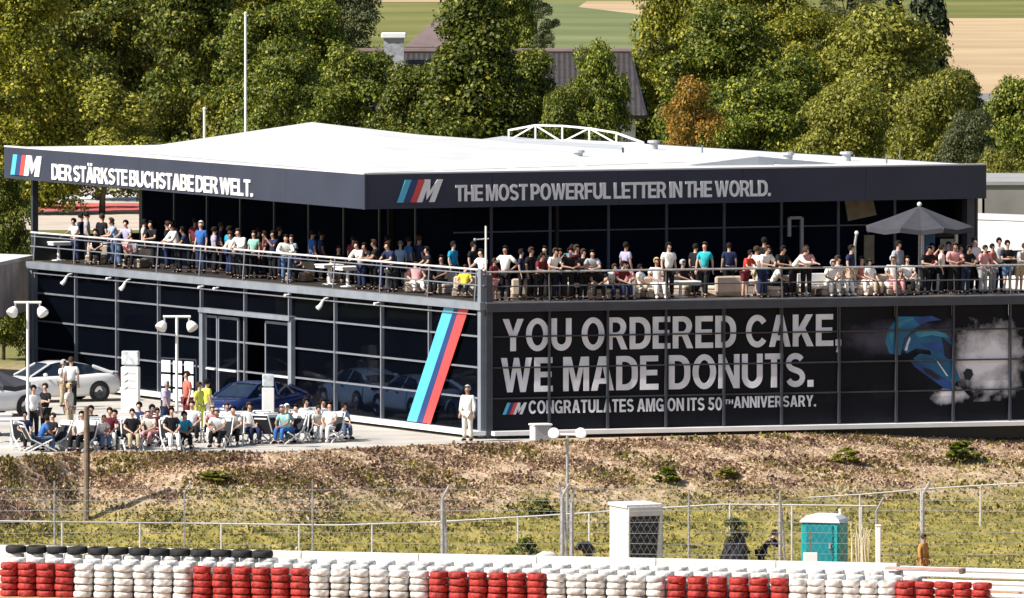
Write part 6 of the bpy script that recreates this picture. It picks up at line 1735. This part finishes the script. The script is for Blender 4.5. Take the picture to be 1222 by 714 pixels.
ob('frame', MB().beam((-1.0, .06, 0), (-1.0, .06, 1.7), .05, .05).beam((1.0, .06, 0), (1.0, .06, 1.7), .05, .05).beam((-1.0, .06, 1.7), (1.0, .06, 1.7), .05, .05), M_DARKFRAME, e)
# striped bag among the seats
p = fc(176, 524); e = empty('bag', p, R(20), 'black and white striped bag between the seated people', 'bag')
ob('body', MB().bbox((0, 0, .16), (.42, .26, .32), .05), M_BLACK, e); 
for z in (.1, .2): ob('stripe', MB().bbox((0, 0, z), (.43, .27, .05), .01), M_WHITE, e)
ob('handle', MB().tube([(-.12, 0, .3), (-.08, 0, .46), (.08, 0, .46), (.12, 0, .3)], .015, 6), M_BLACK, e)

def car(pos, head, paint, label, spoiler=False):
    e = empty('parked_car', pos, math.atan2(head[1], head[0]), label, 'car')
    def loft(st, sec):
        mb = MB(); n = len(sec(*st[0][1:]))
        for s in st: mb.v += [(s[0], y, z) for y, z in sec(*s[1:])]
        for i in range(len(st) - 1):
            for k in range(n):
                j = (k + 1) % n
                mb.f.append((i * n + k, i * n + j, i * n + n + j, i * n + n + k))
        mb.f.append(tuple(range(n - 1, -1, -1))); o = (len(st) - 1) * n; mb.f.append(tuple(range(o, o + n)))
        return mb
    def bs(zl, zt, w_):
        h = [(w_ * .9, zl), (w_, zl + .14), (w_ * 1.0, (zl + zt) / 2), (w_ * .97, zt - .16), (w_ * .88, zt - .03), (w_ * .5, zt)]
        return h + [(-y, z) for y, z in reversed(h)]
    st = [(-2.3, .45, .78, .68), (-2.22, .34, .94, .8), (-2.0, .26, 1.02, .88), (-1.4, .22, 1.03, .93), (-.6, .2, .99, .92), (.4, .2, .97, .92), (1.0, .2, .95, .93), (1.5, .22, .9, .93), (1.95, .25, .8, .88), (2.2, .3, .7, .78), (2.3, .38, .58, .66)]
    ob('body', loft(st, bs), paint, e, smooth=True)
    def gs(zt, wb, wt):
        return [(wb, .93), (wt, zt), (wt * .5, zt + .02), (-wt * .5, zt + .02), (-wt, zt), (-wb, .93)]
    g = ob('greenhouse', loft([(-1.85, .96, .74, .7), (-1.15, 1.28, .8, .6), (-.5, 1.39, .82, .58), (.1, 1.4, .82, .58), (.5, 1.32, .8, .58), (1.2, .95, .76, .7)], gs), M_CARGLASS, e)
    rp_ = MB(); rs = [(-1.3, 1.24, .59), (-1.1, 1.31, .6), (-.5, 1.42, .59), (.1, 1.43, .59), (.45, 1.36, .6)]
    for x, z, y in rs: rp_.v += [(x, -y, z - .01), (x, -y * .5, z + .02), (x, y * .5, z + .02), (x, y, z - .01)]
    for i in range(4):
        for k in range(3): rp_.f.append((i * 4 + k, i * 4 + k + 1, i * 4 + 5 + k, i * 4 + 4 + k))
    ob('roof', rp_, paint, e, smooth=True)
    for s in (-1, 1):
        for a_, b_, r_ in (((1.22, s * .74, .94), (.45, s * .605, 1.35), .035), ((-.35, s * .83, .97), (-.45, s * .6, 1.4), .03), ((-1.95, s * .76, 1.0), (-1.25, s * .6, 1.26), .07)): ob('pillar', MB().tube([a_, b_], r_, 6), paint, e)
        m = ob('mirror', MB().ball((.75, s * .98, 1.0), (.08, .11, .07), 10, 6), paint, e)
        ob('headlight', MB().ball((2.1, s * .6, .68), (.16, .17, .07), 10, 6), M_LAMP, e)
        ob('tail_light', MB().ball((-2.22, s * .6, .84), (.08, .2, .06), 10, 6), M_TAIL, e)
        ob('door_handle', MB().bbox((-.15, s * .925, .86), (.2, .04, .03), .008), M_DARKFRAME, e)
        for x in (1.38, -1.38):
            ob('wheel_arch', MB().lathe([(.28, -.02), (.39, -.02), (.39, .02), (.28, .02)], 18, (x, s * .925, .36), 'Y', True), M_BLACK, e)
            w_ = ob('wheel', MB().lathe([(.24, -.1), (.31, -.11), (.335, -.08), (.335, .08), (.31, .11), (.24, .1)], 20, (x, s * .85, .335), 'Y', True), M_RUBBER, e, smooth=True)
            rm = MB().lathe([(.0, s * .07), (.06, s * .09), (.1, s * .06), (.22, s * .07), (.25, s * .1)], 20, (x, s * .86, .335), 'Y')
            ob('rim', rm, M_RIM, w_)
    ob('grille', MB().bbox((2.27, 0, .5), (.08, .9, .14), .02), M_BLACK, e)
    ob('rear_bumper', MB().bbox((-2.26, 0, .42), (.1, 1.3, .18), .03), M_BLACK, e)
    if spoiler: ob('spoiler', MB().bbox((-2.08, 0, 1.035), (.26, 1.4, .05), .015), paint, e)
    return e
def hd(deg): return (-math.cos(R(deg)), -math.sin(R(deg)))
car(fc(64, 479), hd(27), M_CARW, 'white coupe with dark windows parked at the left end of the glass wall', True)
car(fc(-26, 497), hd(35), M_CARW, 'white car whose nose shows under the charcoal parasol at the left edge')
car(fc(302, 505), hd(52), M_CARB, 'dark blue coupe parked nose out before the open entrance door')
for px, off, lab in ((375, 1.9, 'white car inside the showroom, left of two behind the glass'), (443, 1.8, 'white car inside the showroom right of the other one'), (531, 1.8, 'white car inside the showroom behind the colour stripes')):
    s = sL(px); q = WL(s, 0.0, -off)
    car(q, (uL.x, uL.y), M_CARW, lab)
